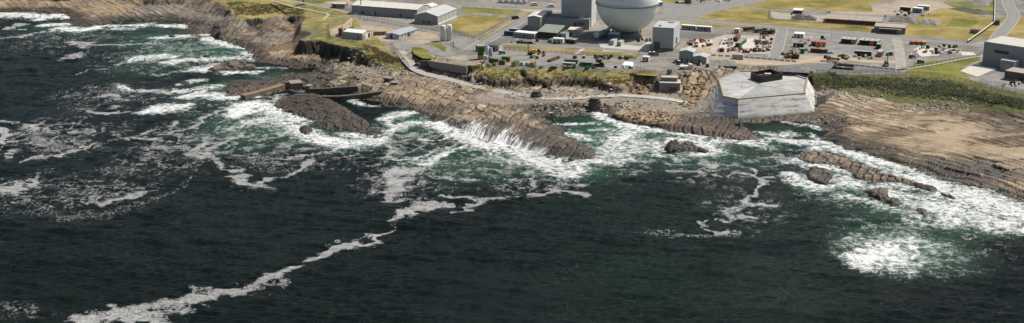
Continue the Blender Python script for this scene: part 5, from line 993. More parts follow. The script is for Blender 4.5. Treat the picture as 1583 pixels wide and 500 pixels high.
wall_run("retaining_wall", "old concrete retaining wall above the coast road", "wall", [(664,93.5,12.1),(680,96,12.1),(700,99,12.1),(722,102.5,12.1)], 1.4, 4.5, M_OLDC)
wall_run("retaining_wall", "dark broken left end of the retaining wall above the coast road", "wall", [(650,94.5,11.2),(663,93.8,11.8)], 1.6, 4.5, M_DKC)
wall_run("slab_wall", "low stone wall across the rock slabs beside the coast road", "wall", [(622,127,4.4),(640,122,4.8),(662,127,4.6),(688,131,4.4)], .9, 2.5, M_OLDC)
# stacks on the beach
for px, py, r, hh, lb, sd in [(919,160,4.6,6.4,"dark stack of broken concrete slabs standing alone on the gravel beach",1), (830,150,3.6,3.4,"dark tilted boulder of concrete on the beach left of the slab stack",2)]:
    x, y = G(px, py, 4); z0 = gz(x, y); th = thing("rock_stack", lb, "rock", (x, y, z0 - .3)); rn = random.Random(sd); z_ = 0
    while z_ < hh:
        h_ = rn.uniform(.6, 1.1); rr_ = r * (.95 - .3 * (z_ / hh)) * rn.uniform(.65, 1.15); n_ = 7; a0 = rn.random(); s_ = MB()
        s_.prism([(rr_ * rn.uniform(.8, 1.1) * math.cos(a0 + 6.283 * k / n_) + rn.uniform(-.2, .2), .8 * rr_ * rn.uniform(.8, 1.1) * math.sin(a0 + 6.283 * k / n_)) for k in range(n_)], z_, z_ + h_ * .93); part("slab", s_, mat("stack_rock", (.11, .09, .07), .95, .3, .8, .1, 1.5), th); z_ += h_
# spoil heaps
def mound(label, A, B, D, h, col, seed, name="spoil_heap"):
    loc, rz, L_, D_ = frame(A, B, D); nx, ny = 44, 26; xx, yy = np.meshgrid(np.linspace(0, L_, nx), np.linspace(0, D_, ny)); e_ = np.clip(np.minimum.reduce([xx / (L_ * .3), (L_ - xx) / (L_ * .3), yy / (D_ * .4), (D_ - yy) / (D_ * .4)]), 0, 1)
    zz = h * e_ ** .8 * (.45 + .9 * fbm(xx * .25, yy * .25, 4, seed)) + e_ * .9 * (fbm(xx * 1.1, yy * 1.1, 3, seed + 4) - .5) - .15 * (1 - e_)
    o = grid_mesh(name, xx, yy, zz, np.ones((ny - 1, nx - 1), bool), {"col": np.array(col) * (.55 + .9 * fbm(xx * .7, yy * .7, 4, seed + 9))[..., None], "wet": np.zeros(xx.shape)}, tm); o.location = loc; o.rotation_euler = (0, 0, rz); return tag(o, label, "heap", "spoil heaps")
mound("dark spoil heap in the inland grass right of the field shed", (1222,31), (1262,33), 12, 3.2, (.11,.10,.09), 1); mound("grey rubble heap with dark centre behind the brown flat roofed building", (1372,34), (1415,37), 16, 3.2, (.16,.15,.135), 2); mound("pale grey rubble heap on the right of the dark-centred heap", (1416,37), (1450,40), 15, 2.8, (.24,.225,.2), 3)
mound("long dark ploughed spoil ridge at the top right", (1463,14), (1518,24), 16, 1.8, (.10,.09,.08), 4); mound("grey spoil heap on the top right edge of the photo", (1500,9), (1527,11), 28, 3, (.2,.19,.18), 5); mound("grey quarried bank curving behind the concrete platform", (1200,110), (1252,113), 16, 1.6, (.17,.165,.155), 6); mound("low grey spoil bank left of the quarried bank", (1098,101.5), (1140,102.5), 14, 1.6, (.2,.19,.17), 7)

# ------------------------------------------------------------------ containers and plant in the seaward yard
def tower_stack(label, px, py, mats_, w=2.6, hs=2.45):
    th = thing("stacked_cabins", label, "tower", G3(px, py), .1); z_ = 0
    for k, m_ in enumerate(mats_): b_ = MB(); b_.box(-w / 2, -w / 2, z_ + .02, w / 2, w / 2, z_ + hs); part("module", b_, m_, th); z_ += hs + .03
    rf = MB(); rf.box(-w / 2 - .15, -w / 2 - .15, z_, w / 2 + .15, w / 2 + .15, z_ + .2); part("roof", rf, mats_[-1], th)
    st = MB(); [st.box(w / 2 + .1, -w / 2 + k * .25, k * .32, w / 2 + .9, -w / 2 + .3 + k * .25, k * .32 + .08) for k in range(9)]; part("stair", st, M_STEEL, th); return th
tower_stack("green tower of stacked cabins with orange top beside the silos", 743, 91.5, [M_ORANGE, M_CGREEN, M_CGREEN], 3.4); container("green cabin with grey roof behind the stacked green tower", (735.5,79.5), (749,80), 3, M_CGREEN, M_GREYR, h=3.6)
sh, L_, D_ = block("grey_store", "grey flat roofed store behind the silos in the seaward yard", "store", (750,78.5), (771,80), 7, 3.4, M_GREYW, M_DGREY, par=.2); opening(sh, 'f', L_, D_, 4, 6, .3, 2.5)
def silo(label, px, py, r, h, m_):
    th = thing("silo", label, "silo", G3(px, py), .3, "silos in the seaward yard"); s_ = MB(); s_.lathe([(r * .25, .7), (r, 1.9), (r, h - .4), (r * .5, h)], seg=20); part("drum", s_, m_, th, True)
    for a in range(4): l_ = MB(); c_, q_ = math.cos(.785 + a * 1.571) * r * .85, math.sin(.785 + a * 1.571) * r * .85; l_.box(c_ - .1, q_ - .1, 0, c_ + .1, q_ + .1, 2.2); part("leg", l_, M_STEEL, th)
    rl = MB(); rl.lathe([(r * .9, h + .02 - .3), (r * .95, h + .5 - .3)], seg=16); part("top_rail", rl, M_STEEL, th)
silo("left tall white silo behind the squat grey drum", 753, 86, 1.15, 6.0, M_WHITE); silo("right tall white silo next to the stacked green tower", 758.5, 89, 1.15, 5.6, M_LGREY); silo("squat grey drum silo at the yard edge", 750.5, 95.5, 1.5, 3.4, M_STEEL)
container("long green container with orange panel at the yard edge", (755,97.5), (770,99), 2.5, M_CGREEN, M_CGREEN, M_ORANGE); container("short green container end to end with the long one at the yard edge", (771,100.3), (780.5,101), 2.5, M_CGREEN, M_CGREEN, M_ORANGE); container("green container set back behind the pair at the yard edge", (775,95), (788,96), 2.5, M_CGREEN, M_CGREEN, M_ORANGE)
container("lone green container with orange end near the white bins", (790.5,103.3), (797,103.8), 6.1, M_CGREEN, M_CGREEN, M_ORANGE); container("left of two small white containers in the seaward yard", (803,102), (809,102.4), 3, M_CONT_W, h=2.0); container("right of two small white containers in the seaward yard", (811.5,102.6), (817.5,103), 3, M_CONT_W, h=2.0); container("green container with salmon roof right of the white containers", (818.5,104), (825,104.4), 6.1, M_CGREEN, M_CONT_O, M_ORANGE)
def skip(label, A, B, D, h, m_, m2, group="skips", rails=2):
    loc, rz, L_, D_ = frame(A, B, D); th = thing("skip", label, "skip", loc, rz, group)
    for nm, q in (("side", (0, 0, L_, .12)), ("side", (0, D_ - .12, L_, D_)), ("end", (0, .125, .12, D_ - .125)), ("end", (L_ - .12, .125, L_, D_ - .125))): w = MB(); w.box(q[0], q[1], .15, q[2], q[3], h); part(nm, w, m_, th)
    w = MB(); w.box(.125, .125, .15, L_ - .125, D_ - .125, .25); part("floor", w, m_, th)
    for k in range(rails): y = D_ * (k + 1) / (rails + 1); w = MB(); w.tube((-.2, y, h + .25), (L_ + .2, y, h + .25), .25, 8); part("pipe", w, m2, th)
    for k in range(int(L_ / 1.5)): w = MB(); x = .6 + k * 1.5; w.box(x, -.1, .15, x + .15, -.004, h); part("rib", w, m_, th)
skip("green frame carrying pale pipes, rear one in the seaward yard", (872,98.5), (892.5,99.5), 3.5, 1.8, M_CGREEN, M_PALEG, rails=3); skip("green frame carrying pale pipes, front one in the seaward yard", (870,103), (888,104), 3, 1.7, M_CGREEN, M_WHITE, rails=3); skip("bright green tray skips holding crates near the black plant", (894.5,103.6), (914,104.8), 5, 1.7, M_CGREEN, M_CGREEN, rails=1); skip("slanting green and rust skip out on the open yard", (851,96.5), (866,91), 2.2, 1.2, M_RUST, M_CGREEN, rails=1)
th = thing("crusher_plant", "black crusher plant with hopper and conveyor in the seaward yard", "machine", G3(925, 103.4), .1)
for nm, f_ in (("hopper", lambda q: q.prism([(-1.2,-1),(1.2,-1),(1.2,1),(-1.2,1)], 2.6, 4.2, [(-1.9,-1.6),(1.9,-1.6),(1.9,1.6),(-1.9,1.6)])), ("chassis", lambda q: q.box(-2, -1, 1.0, 3.4, 1, 1.6)), ("engine", lambda q: q.box(.6, -.9, 1.603, 2.6, .9, 2.5)), ("conveyor", lambda q: q.profy([(2.4, 1.7), (7, 3.2), (7, 3.5), (2.4, 2.0)], -.5, .5))): q = MB(); f_(q); part(nm, q, M_BLACK if nm != "conveyor" else M_YEL, th)
for s in (-1, 1): q = MB(); q.box(-2.2, s * 1.3 - .25, 0, 3.2, s * 1.3 + .25, .95); part("track", q, M_BLACK, th)
loc, rz, L_, D_ = frame((960, 104), (976.5, 104.8), 10); th = thing("tarpaulin_stack", "flat stack of goods under a white tarpaulin in the seaward yard", "stack", loc, rz)
nx = 26; xx, yy = np.meshgrid(np.linspace(0, L_, nx), np.linspace(0, D_, nx)); e_ = np.clip(np.minimum.reduce([xx, L_ - xx, yy, D_ - yy]) / .6, 0, 1); o = grid_mesh("tarpaulin", xx, yy, 1.3 * e_ + .35 * e_ * (fbm(xx * .6, yy * .6, 3, 2) - .5), np.ones((nx - 1, nx - 1), bool), {}, M_TARP); o.parent = th
q = MB(); q.box(.8, .8, 0, L_ - .8, D_ - .8, .9); part("pallets", q, M_TANW, th)
container("green bin behind the white tarpaulin stack", (966.5,92.5), (972,92.8), 2.4, M_CGREEN, h=1.8); container("dark green box on the sea edge above the pump house", (1030.5,115), (1037,115.6), 2.5, M_DKG, h=2.3)
# containers in the right-hand yards
container("long green container with pale green roof on the debris yard", (1136.5,73), (1143.5,73.6), 17, M_DKG, M_PALEG); container("dark red container behind the long pale-roofed green one", (1133,64.5), (1140,65), 10, M_CONT_R); container("white container standing behind the barrier wall", (1132,91.5), (1149,92.6), 2.5, M_CONT_W, h=2.8)
container("green container with salmon roof left of the salmon trio", (1226,73), (1242,74.2), 2.6, M_DKG, M_CONT_O, M_DKG)
for k, lb in enumerate(["leftmost", "middle one", "rightmost"]): container(lb + " of the three salmon containers side by side", (1253.5 + 8 * k, 71.8 + .5 * k), (1260 + 8 * k, 72.2 + .5 * k), 6.1, M_CONT_R if k == 0 else M_ORANGE, M_CONT_O, h=3.0)
container("small green container standing end-on by the yellow excavator", (1237,83), (1243.3,83.4), 3.5, M_CGREEN, M_PALEG, h=2.9); container("red brown container in front of the salmon trio", (1252.5,81.5), (1268,82.6), 2.5, M_CONT_R, M_CONT_O)
cabin("white tent-like store at the left of the right-hand yard", (1227,58.5), (1242,59.6), 6, M_WHITE, M_WHITE, 2.6, 3)
for k, lb in enumerate(["first", "second", "third"]): container(lb + " from left of the white-roofed green container row by the road", (1300 + 7.7 * k, 67.5 + .55 * k), (1307 + 7.7 * k, 68 + .55 * k), 8, M_DKG, M_CONT_W, M_ORANGE if k == 2 else None, h=3)
for k, lb in enumerate(["fourth", "fifth", "sixth", "seventh"]): container(lb + " from left of the white-roofed green container row by the road", (1328 + 7.8 * k, 69.5 + .6 * k), (1335 + 7.8 * k, 70 + .6 * k), 8, M_DKG, M_CONT_W, M_ORANGE if k == 2 else None, h=3)
container("long green container with white roof in front of the container row", (1320,86.5), (1347,88.3), 2.6, M_DKG, M_CONT_W, M_ORANGE, h=3); container("front one of two white topped containers at the right end of the yard", (1355.5,88), (1363,88.6), 9, M_DKG, M_CONT_W, M_ORANGE, h=3); container("rear one of two white topped containers at the right end of the yard", (1354,76), (1361,76.5), 6, M_DKG, M_PALEG, h=3)

# ------------------------------------------------------------------ vehicles
def wheels(th, pts_, r, w):
    for x, y in pts_:
        q = MB(); q.tube((x, y - w / 2, r), (x, y + w / 2, r), r, 14); tw = part("wheel", q, M_TYRE, th); q = MB(); s = -1 if y < 0 else 1; q.tube((x, y + s * w / 2, r), (x, y + s * (w / 2 + .02), r), r * .5, 10); part("rim", q, M_STEEL, tw)
def pose(px, py, deg, z=PL): return G3(px, py, z), math.radians(deg)
def truck(label, px, py, deg, cabm, bedm, load=1.1):
    loc, rz = pose(px, py, deg); th = thing("truck", label, "truck", loc, rz, "lorries"); q = MB(); q.profy([(1.6, .6), (3.6, .6), (3.6, 1.7), (3.3, 2.7), (1.6, 2.7)], -1.15, 1.15); c_ = part("cab", q, cabm, th); q = MB(); q.profy([(3.62, 1.75), (3.66, 1.75), (3.38, 2.5), (3.34, 2.5)], -1, 1); part("windscreen", q, M_GLASS, c_)
    q = MB(); q.box(-4, -.5, .6, 1.55, .5, .95); part("chassis", q, M_BLACK, th); q = MB(); q.box(-4, -1.2, .955, 1.4, 1.2, .955 + load); part("bed", q, bedm, th); wheels(th, [(2.6, -1), (2.6, 1), (-2, -1), (-2, 1), (-3.1, -1), (-3.1, 1)], .5, .35); return th
def van(label, px, py, deg, m_, car=False):
    loc, rz = pose(px, py, deg); th = thing("car" if car else "van", label, "car" if car else "van", loc, rz, "parked vehicles"); q = MB()
    prof = [(-2.1, .35), (2.1, .35), (2.15, .85), (1.1, .98), (.5, 1.45), (-1.3, 1.48), (-2.0, .98)] if car else [(-2.6, .35), (2.6, .35), (2.6, 1.1), (2.0, 1.3), (1.5, 2.2), (-2.6, 2.25)]
    q.profy(prof, -.9, .9); b_ = part("body", q, m_, th); q = MB(); q.profy([(1.04, 1.02), (1.1, 1.0), (.56, 1.42), (.5, 1.42)] if car else [(2.03, 1.34), (2.08, 1.32), (1.62, 2.1), (1.57, 2.12)], -.78, .78); part("windscreen", q, M_GLASS, b_)
    for s in (-1, 1): q = MB(); q.box(-1.2, s * .9 - .015, 1.02 if car else 1.3, .6 if car else 1.4, s * .9 + .015, 1.38 if car else 1.95); part("side_window", q, M_GLASS, b_)
    wheels(th, [(1.35, -.85), (1.35, .85), (-1.3, -.85), (-1.3, .85)], .34, .22); return th
def excavator(label, px, py, deg, m_, reach=1.0):
    loc, rz = pose(px, py, deg); th = thing("excavator", label, "excavator", loc, rz, "plant machines")
    for s in (-1, 1): q = MB(); q.profy([(-2, .25), (-1.6, 0), (1.6, 0), (2, .25), (2, .7), (1.6, .95), (-1.6, .95), (-2, .7)], s * 1.1 - .3, s * 1.1 + .3); part("track", q, M_BLACK, th)
    q = MB(); q.box(-2.1, -1.25, 1.0, 1.4, 1.25, 1.9); part("superstructure", q, m_, th); q = MB(); q.profy([(.1, 1.905), (1.5, 1.905), (1.4, 3.0), (.1, 3.1)], .25, 1.2); c_ = part("cab", q, m_, th); q = MB(); q.profy([(1.5, 2.1), (1.55, 2.1), (1.45, 2.95), (1.4, 2.95)], .35, 1.1); part("cab_window", q, M_GLASS, c_); q = MB(); q.box(-2.2, -1.2, 1.905, -.9, 1.2, 2.5); part("counterweight", q, M_BLACK, th)
    q = MB(); q.profy([(1.2, 1.6), (1.7, 1.6), (3.3 * reach, 4.9), (5.4 * reach, 4.3), (5.5 * reach, 4.7), (3.1 * reach, 5.5)], -.45, -.05); part("boom", q, m_, th); q = MB(); q.profy([(5.2 * reach, 4.9), (5.7 * reach, 4.7), (5.9 * reach, 1.6), (5.5 * reach, 1.6)], -.42, -.08); part("stick", q, m_, th); q = MB(); q.profy([(5.0 * reach, 1.5), (6.0 * reach, 1.6), (5.7 * reach, .4), (4.8 * reach, .3), (4.6 * reach, .9)], -.75, .25); part("bucket", q, M_BLACK, th); return th
def tractor(label, px, py, deg, m_, kind="tractor"):
    loc, rz = pose(px, py, deg); th = thing(kind, label, kind.replace("_", " "), loc, rz, "plant machines"); q = MB(); q.profy([(-.4, .7), (2.0, .7), (2.0, 1.4), (.4, 1.6), (-.4, 1.6)], -.55, .55); part("bonnet", q, m_, th); q = MB(); q.profy([(-1.5, .8), (-.42, .8), (-.3, 2.3), (-1.4, 2.3)], -.7, .7); c_ = part("cab", q, m_, th); q = MB(); q.box(-1.55, -.8, 2.305, -.2, .8, 2.45); part("cab_roof", q, M_WHITE, c_); wheels(th, [(1.4, -.75), (1.4, .75)], .5, .35); wheels(th, [(-1.0, -.85), (-1.0, .85)], .85, .45); return th
def dumper(label, px, py, deg, m_):
    loc, rz = pose(px, py, deg); th = thing("dumper", label, "dumper", loc, rz, "orange dumpers"); q = MB(); q.prism([(-1.6,-1),(.8,-1),(.8,1),(-1.6,1)], 1.0, 2.1, [(-2.0,-1.3),(1.1,-1.3),(1.1,1.3),(-2.0,1.3)]); part("skip_body", q, m_, th); q = MB(); q.box(-1.4, -.5, .5, 2.4, .5, .98); part("chassis", q, M_BLACK, th); q = MB(); q.box(1.3, -.8, .985, 2.5, .8, 2.2); part("cab", q, m_, th); wheels(th, [(1.7, -.95), (1.7, .95), (-.9, -.95), (-.9, .95)], .55, .4)
excavator("yellow excavator working by the small green container", 1219, 89.5, 25, M_YEL, .8); excavator("grey yellow excavator with boom raised below the container yard", 1370, 102, 70, mat("dull_machine", (.25,.21,.13), .7), .7); excavator("dark excavator parked on the scrap beside the yellow one", 1229, 91, 190, M_DKG, .7)
truck("red truck on the sandy track above the platform", 1287, 94, 178, M_RED, M_CONT_R, .6); truck("dark red lorry on the debris yard road edge", 1158, 48, 5, M_CONT_R, M_CONT_R, 1.5); truck("dark lorry beside the scrap pile near the road spur", 1175, 50.5, 5, M_DGREEN, M_DGREY, 1.4); truck("black lorry half hidden by scrap at the road spur", 1189, 52.5, 8, M_DGREY, M_BLACK, 1.2); truck("white lorry with crane in front of the two gabled sheds", 1061, 106.5, 10, M_WHITE, M_WHITE, .8)
van("white car with pale blue roof in the right-hand yard", 1283, 83, 5, mat("pale_blue_paint", (.45,.58,.62), .4), True); van("dark green van next to the pale blue car", 1275, 82.5, 10, M_DGREEN); van("left dark car parked by the plant road", 811, 67.5, 5, M_DGREY, True); van("right dark car parked by the plant road", 820, 68, 5, M_BLACK, True); van("white van beside the road behind the fenced field", 852, 11.5, 5, M_WHITE); van("dark jeep on the grass verge by the diagonal road", 797, 30, 30, M_DGREEN); van("white car in the car park behind the sphere", 1053, 5.5, 10, M_WHITE, True); van("dark car in the car park behind the sphere", 1048, 5, 10, M_DGREY, True); van("white van on the car park left of the tower", 826, 9, 5, M_WHITE)
tractor("left green tractor on the grass strip below the cube building", 1007, 86.5, 5, M_CGREEN); tractor("right green tractor with white cab below the cube building", 1013, 86.5, 5, M_CGREEN); tractor("dark green tractor in front of the taller gabled shed", 1051.5, 100, 20, M_DKG); tractor("green tractor on the rough grass by the footpath", 1423, 98, 5, M_CGREEN); tractor("green machine beside the right-hand container yard", 1375, 86, 190, M_CGREEN); tractor("green machine in the seaward yard near the grey store", 776, 84, 10, M_CGREEN); tractor("dark machine at the edge of the pale slab yard", 1410, 90, 30, M_DGREY)
for k, lb in enumerate(["left", "middle", "right"]): dumper(lb + " of the three orange dumpers by the road", 1410.5 + 8.5 * k, 68.5 + .3 * k, 90, [M_ORANGE, M_ORANGE, M_YEL][k])
th = thing("drill_rig", "orange drilling rig with thin red mast in the seaward yard", "drill rig", G3(822, 85), .2)
for nm, m_, f_ in (("mast", M_RED, lambda q: q.box(-2.4, -.2, .9, -2.0, .2, 8.6)), ("engine", M_YEL, lambda q: q.box(-.2, -1.1, 1.5, 2.2, 1.1, 3.2)), ("deck", M_CGREEN, lambda q: q.box(-2.6, -1.1, .9, 2.4, 1.1, 1.49)), ("winch", M_ORANGE, lambda q: q.tube((-1.2, -.6, 2.0), (-1.2, .6, 2.0), .5, 12))): q = MB(); f_(q); part(nm, q, m_, th)
for s in (-1, 1): q = MB(); q.box(-2.2, s * .9 - .25, 0, 2.2, s * .9 + .25, .88); part("track", q, M_BLACK, th)
# concrete trough beside the sandy track
loc, rz, L_, D_ = frame((1287, 106.5), (1319, 109), 9); th = thing("concrete_trough", "dark open concrete trough frame with raised pale pillar near the track", "trough", loc, rz)
for q in ((0, 0, L_, .5), (0, D_ - .5, L_, D_), (0, .505, .5, D_ - .505), (L_ - .5, .505, L_, D_ - .505)): w = MB(); w.box(*q[:2], 0, *q[2:], 1.3); part("wall_section", w, M_DKC, th)
w = MB(); w.box(.6, .6, 0, 2.2, 2.2, 4.6); part("pillar", w, M_TANW, th); w = MB(); w.box(L_ * .4, 1, 0, L_ * .55, 3, 1.0); part("slab", w, M_PAD, th)
# ------------------------------------------------------------------ fences, barriers, poles, pipelines
m, t, b = nodes_of("chain_link"); L = t.links.new; tr = N(t, "ShaderNodeBsdfTransparent"); mx = N(t, "ShaderNodeMixShader"); mx.inputs[0].default_value = .3
L(tr.outputs[0], mx.inputs[1]); L(b.outputs[0], mx.inputs[2]); L(mx.outputs[0], t.nodes["Material Output"].inputs[0]); b.inputs["Base Color"].default_value = (.33, .335, .33, 1); b.inputs["Roughness"].default_value = .6
n_ = N(t, "ShaderNodeTexNoise"); n_.inputs["Scale"].default_value = .5; mr = N(t, "ShaderNodeMapRange"); mr.inputs[3].default_value = .18; mr.inputs[4].default_value = .42; L(n_.outputs["Fac"], mr.inputs[0]); L(mr.outputs[0], mx.inputs[0])
M_LINK = m; M_POST = mat("fence_post", (.22, .22, .205), .8, .2, 1)
def fence(label, P, h=2.6, step=3.2, z=None):
    pts_ = [Vector(G3(*p)) for p in P]; o0 = pts_[0]; th = thing("security_fence", label, "fence", (o0.x, o0.y, 0)); post = MB(); link = MB(); rail = MB()
    for a_, b_ in zip(pts_[:-1], pts_[1:]):
        n = max(1, int((b_ - a_).length / step))
        for k in range(n):
            p = a_.lerp(b_, k / n) - Vector((o0.x, o0.y, 0)); q = a_.lerp(b_, (k + 1) / n) - Vector((o0.x, o0.y, 0))
            post.box(p.x - .07, p.y - .07, p.z - .4, p.x + .07, p.y + .07, p.z + h); link.add([(p.x, p.y, p.z + .05), (q.x, q.y, q.z + .05), (q.x, q.y, q.z + h - .1), (p.x, p.y, p.z + h - .1)], [(0, 1, 2, 3)])
            rail.tube((p.x, p.y, p.z + h - .05), (q.x, q.y, q.z + h - .05), .04, 5)
    tag(part("posts", post, M_POST, th), kind="stuff"); part("wire_mesh", link, M_LINK, th); part("top_rail", rail, M_POST, th)
fence("grey fence along the gravel path at the top left cliff top", [(428,-3),(470,3.5),(520,13.5),(556,22.5)]); fence("fence around the far side of the coastal compound", [(507,38),(530,32),(553,26)]); fence("fence along the seaward side of the coastal compound", [(508,39),(510,60),(530,64),(560,67.5),(602,71),(612,66),(640,60.5)])
fence("fence running down beside the coast road bend", [(604,72.5),(614,82,11.5),(625,95,9.2),(634,108,7)]); fence("fence from the low hut past the white tanks", [(640,46),(672,51),(684,56)]); fence("long fence around the dry grass field behind the tanks", [(690,51),(712,54),(734,59.5),(760,45),(786,30),(806,18.5)]); fence("fence in front of the two big warehouses", [(552,29),(590,35),(636,44),(668,46),(700,50)])
fence("fence along the diagonal road verge", [(742,65),(775,47),(800,32),(822,20)], 1.2); fence("fence along the seaward edge of the container yard", [(742,100),(765,104.5),(800,108),(830,107),(860,105),(900,107),(950,111),(1010,115)], 2.0); fence("fence between the grass strip and the container yard", [(780,78),(860,82),(925,87),(983,92),(990,84)], 2.2)
fence("fence along the footpath to the big dark building", [(1388,111),(1420,106),(1455,100),(1492,93),(1516,88.5)], 2.2); fence("fence along the top of the right-hand bank", [(1262,113.5),(1340,114),(1420,116.5),(1460,120.5),(1500,130),(1540,139),(1590,148)], 2.2); fence("fence around the tank yard gate", [(700,66),(702,76),(710,84),(738,84)]); fence("roadside fence along the long red brick shed", [(1189,31),(1250,36),(1277,38),(1340,45)], 1.3)
fence("fence at the end of the yard above the pump house", [(984,108),(996,112),(1020,117),(1045,116)], 2.2); fence("rough fence around the spoil ground by the field shed", [(1190,16),(1188,30),(1200,32),(1236,35)], 1.2)
def barrier_run(P, lab, h=.9, w=.6, m_=None):
    pts_ = [Vector(G3(*p)) for p in P]; mesh = None
    for a_, b_ in zip(pts_[:-1], pts_[1:]):
        d = b_ - a_; n = max(1, int(d.length / 3.1)); rz = math.atan2(d.y, d.x)
        for k in range(n):
            p = a_.lerp(b_, (k + .5) / n)
            if mesh is None: q = MB(); q.profx([(-w / 2, 0), (w / 2, 0), (w / 2, .25), (w * .2, h), (-w * .2, h), (-w / 2, .25)], -1.45, 1.45); mesh = q.mesh("concrete_barrier"); mesh.materials.append(m_ or M_CONC)
            o = bpy.data.objects.new("concrete_barrier", mesh); COL.objects.link(o); o.location = p; o.rotation_euler = (0, 0, rz + R.uniform(-.03, .03)); tag(o, lab, "barrier", lab)
M_PALE = mat("pale_concrete", (.58, .56, .51), .9, .1, .6)
barrier_run([(1098,86.5),(1130,88),(1150,89.3),(1195,93),(1232,96.5)], "pale concrete barrier in the line behind the concrete platform", 1.1, .8, M_PALE); barrier_run([(1268,95),(1320,101.5),(1385,108.5)], "pale concrete barrier in the line along the sandy track", .9, .7, M_PALE); barrier_run([(1004,93.5),(1030,92),(1048,91)], "pale kerb block in the line left of the gabled sheds", .6, .6, M_PALE); barrier_run([(1074,105.5),(1090,109),(1110,113.5)], "pale kerb block along the ramp right of the gabled sheds", .8, .7, M_PALE)
q = MB(); q.box(-.9, -.4, 0, .9, .4, .7); cm = q.mesh("cream_block"); cm.materials.append(mat("cream_block_paint", (.62,.50,.28), .8))
for x, y in [(858,104),(880,105),(910,106.5),(942,110.3),(962,111.5),(785,106.6),(768,104.3),(835,106.3),(895,105.8),(925,108)]: o = bpy.data.objects.new("cream_block", cm); COL.objects.link(o); o.location = G3(x, y - .6); o.rotation_euler = (0, 0, R.uniform(-.3, .3)); tag(o, "cream concrete block in the row along the container yard's sea fence", "block", "cream blocks by the sea fence")
def pole(label, px, py, h=9):
    th = thing("lamp_post", label, "lamp post", G3(px, py), R.uniform(0, 3), "lamp posts"); q = MB(); q.tube((0, 0, -.2), (0, 0, h), .11, 8, .06); part("pole", q, M_STEEL, th); q = MB(); q.tube((0, 0, h - .1), (1.2, 0, h + .15), .05, 6); part("arm", q, M_STEEL, th); q = MB(); q.box(1.0, -.15, h + .1, 1.7, .15, h + .25); part("lamp_head", q, M_LGREY, th)
for px, py, lb in [(556,31,"lamp post near the cream-roofed warehouse's left end"),(576,32,"lamp post in front of the cream-roofed warehouse"),(1189,33,"lamp post by the inland grass fence"),(1323,37,"lamp post by the roadside in front of the brick shed"),(1024,17,"lamp post beside the car park behind the sphere"),(1112,10,"lamp post at the big road junction"),(1524,76,"lamp post left of the big dark building"),(1412,105,"lamp post at the foot of the gravel road"),(1163,56,"lamp post by the debris yard gate"),(1285,62,"lamp post behind the salmon containers")]: pole(lb, px, py)
th = thing("pipeline", "white overhead pipe on trestles across the right-hand grass", "pipeline", G3(1496, 66.5)); o0 = Vector(G3(1496, 66.5)); pp = [Vector(G3(x, y)) for x, y in [(1496,66.5),(1518,51),(1537,37),(1537.5,18),(1538,-4)]]
q = MB()
for a_, b_ in zip(pp[:-1], pp[1:]): q.tube(a_ - o0 + Vector((0, 0, 1.5)), b_ - o0 + Vector((0, 0, 1.5)), .26, 8)
part("pipe", q, M_WHITE, th)
for a_, b_ in zip(pp[:-1], pp[1:]):
    n = max(1, int((b_ - a_).length / 6))
    for k in range(n): p = a_.lerp(b_, k / n) - o0; q = MB(); q.box(p.x - .6, p.y - .15, 0, p.x + .6, p.y + .15, 1.1); part("trestle", q, M_DGREY, th)
bx_, L_, D_ = block("valve_house", "small dark valve house where the white pipe bends", "hut", (1537,39), (1545,39.6), 4, 3, M_DGREY, M_DGREY, par=.2); bx_, L_, D_ = block("valve_house", "low stone hut at the corner of the dark green patch of grass", "hut", (1499,51.5), (1512,53), 4, 2.2, M_OLDC, M_DKC, par=.2)
# small loose goods on the debris yards
kinds = [("scrap_crate", [M_RUST, M_CONT_R, mat('faded_orange', (.40,.17,.09), .8, .3, .8)]), ("pale_crate", [M_PALE, M_WHITE, M_CREAM]), ("dark_crate", [M_BLACK, M_DGREY, M_DKG]), ("green_crate", [M_CGREEN, M_PALEG])]
meshes = {}
for nm, ms in kinds:
    for i, m_ in enumerate(ms):
        for v in range(3):
            rn = random.Random(nm + str(i) + str(v)); q = MB(); w_, d_, h_ = rn.uniform(1.0, 2.6), rn.uniform(.8, 1.6), rn.uniform(.5, 1.5); q.box(-w_ / 2, -d_ / 2, 0, w_ / 2, d_ / 2, h_)
            if v == 0: q.prism([(-w_ / 2, -d_ / 2), (w_ / 2, -d_ / 2), (w_ / 2, d_ / 2), (-w_ / 2, d_ / 2)], h_ + .02, h_ + .5, [(-w_ / 3, -d_ / 3), (w_ / 3, -d_ / 3), (w_ / 3, d_ / 3), (-w_ / 3, d_ / 3)])
            if v == 1: q.tube((-w_ / 2, 0, h_ + .3), (w_ / 2, 0, h_ + .3), .28, 8)
            if v == 2: q.box(-w_ / 2 + .1, -d_ / 2 + .1, h_ + .02, w_ / 6, d_ / 2 - .1, h_ + .55)
            me = q.mesh(nm); me.materials.append(m_); meshes[(nm, i, v)] = me
def clutter(place, cx, cy, rx, ry, n, wts):
    rn = random.Random(place)
    for k in range(n):
        nm, ms = rn.choices(kinds, wts)[0]; i = rn.randrange(len(ms)); v = rn.randrange(3); a, r_ = rn.random() * 6.283, math.sqrt(rn.random())
        o = bpy.data.objects.new(nm, meshes[(nm, i, v)]); COL.objects.link(o); x, y = G(cx + rx * r_ * math.cos(a), cy + ry * r_ * math.sin(a)); o.location = (x, y, PL + .06); o.rotation_euler = (0, 0, rn.random() * 3.1)
        word = {"scrap_crate": "rusty orange scrap item", "pale_crate": "pale slab", "dark_crate": "dark machine part", "green_crate": "green crate"}[nm]
        tag(o, word + " " + place, "crate", word + "s " + place)
clutter("on the pale pad right of the cube building", 1082, 68, 20, 6, 30, [6, 2, 1, 0]); clutter("on the right half of the debris yard", 1180, 68, 14, 12, 48, [5, 4, 3, 0]); clutter("along the front of the debris yard", 1150, 79, 42, 3, 42, [4, 5, 2, 0]); clutter("around the grey block on the debris yard", 1122, 67, 10, 7, 16, [1, 5, 1, 0])
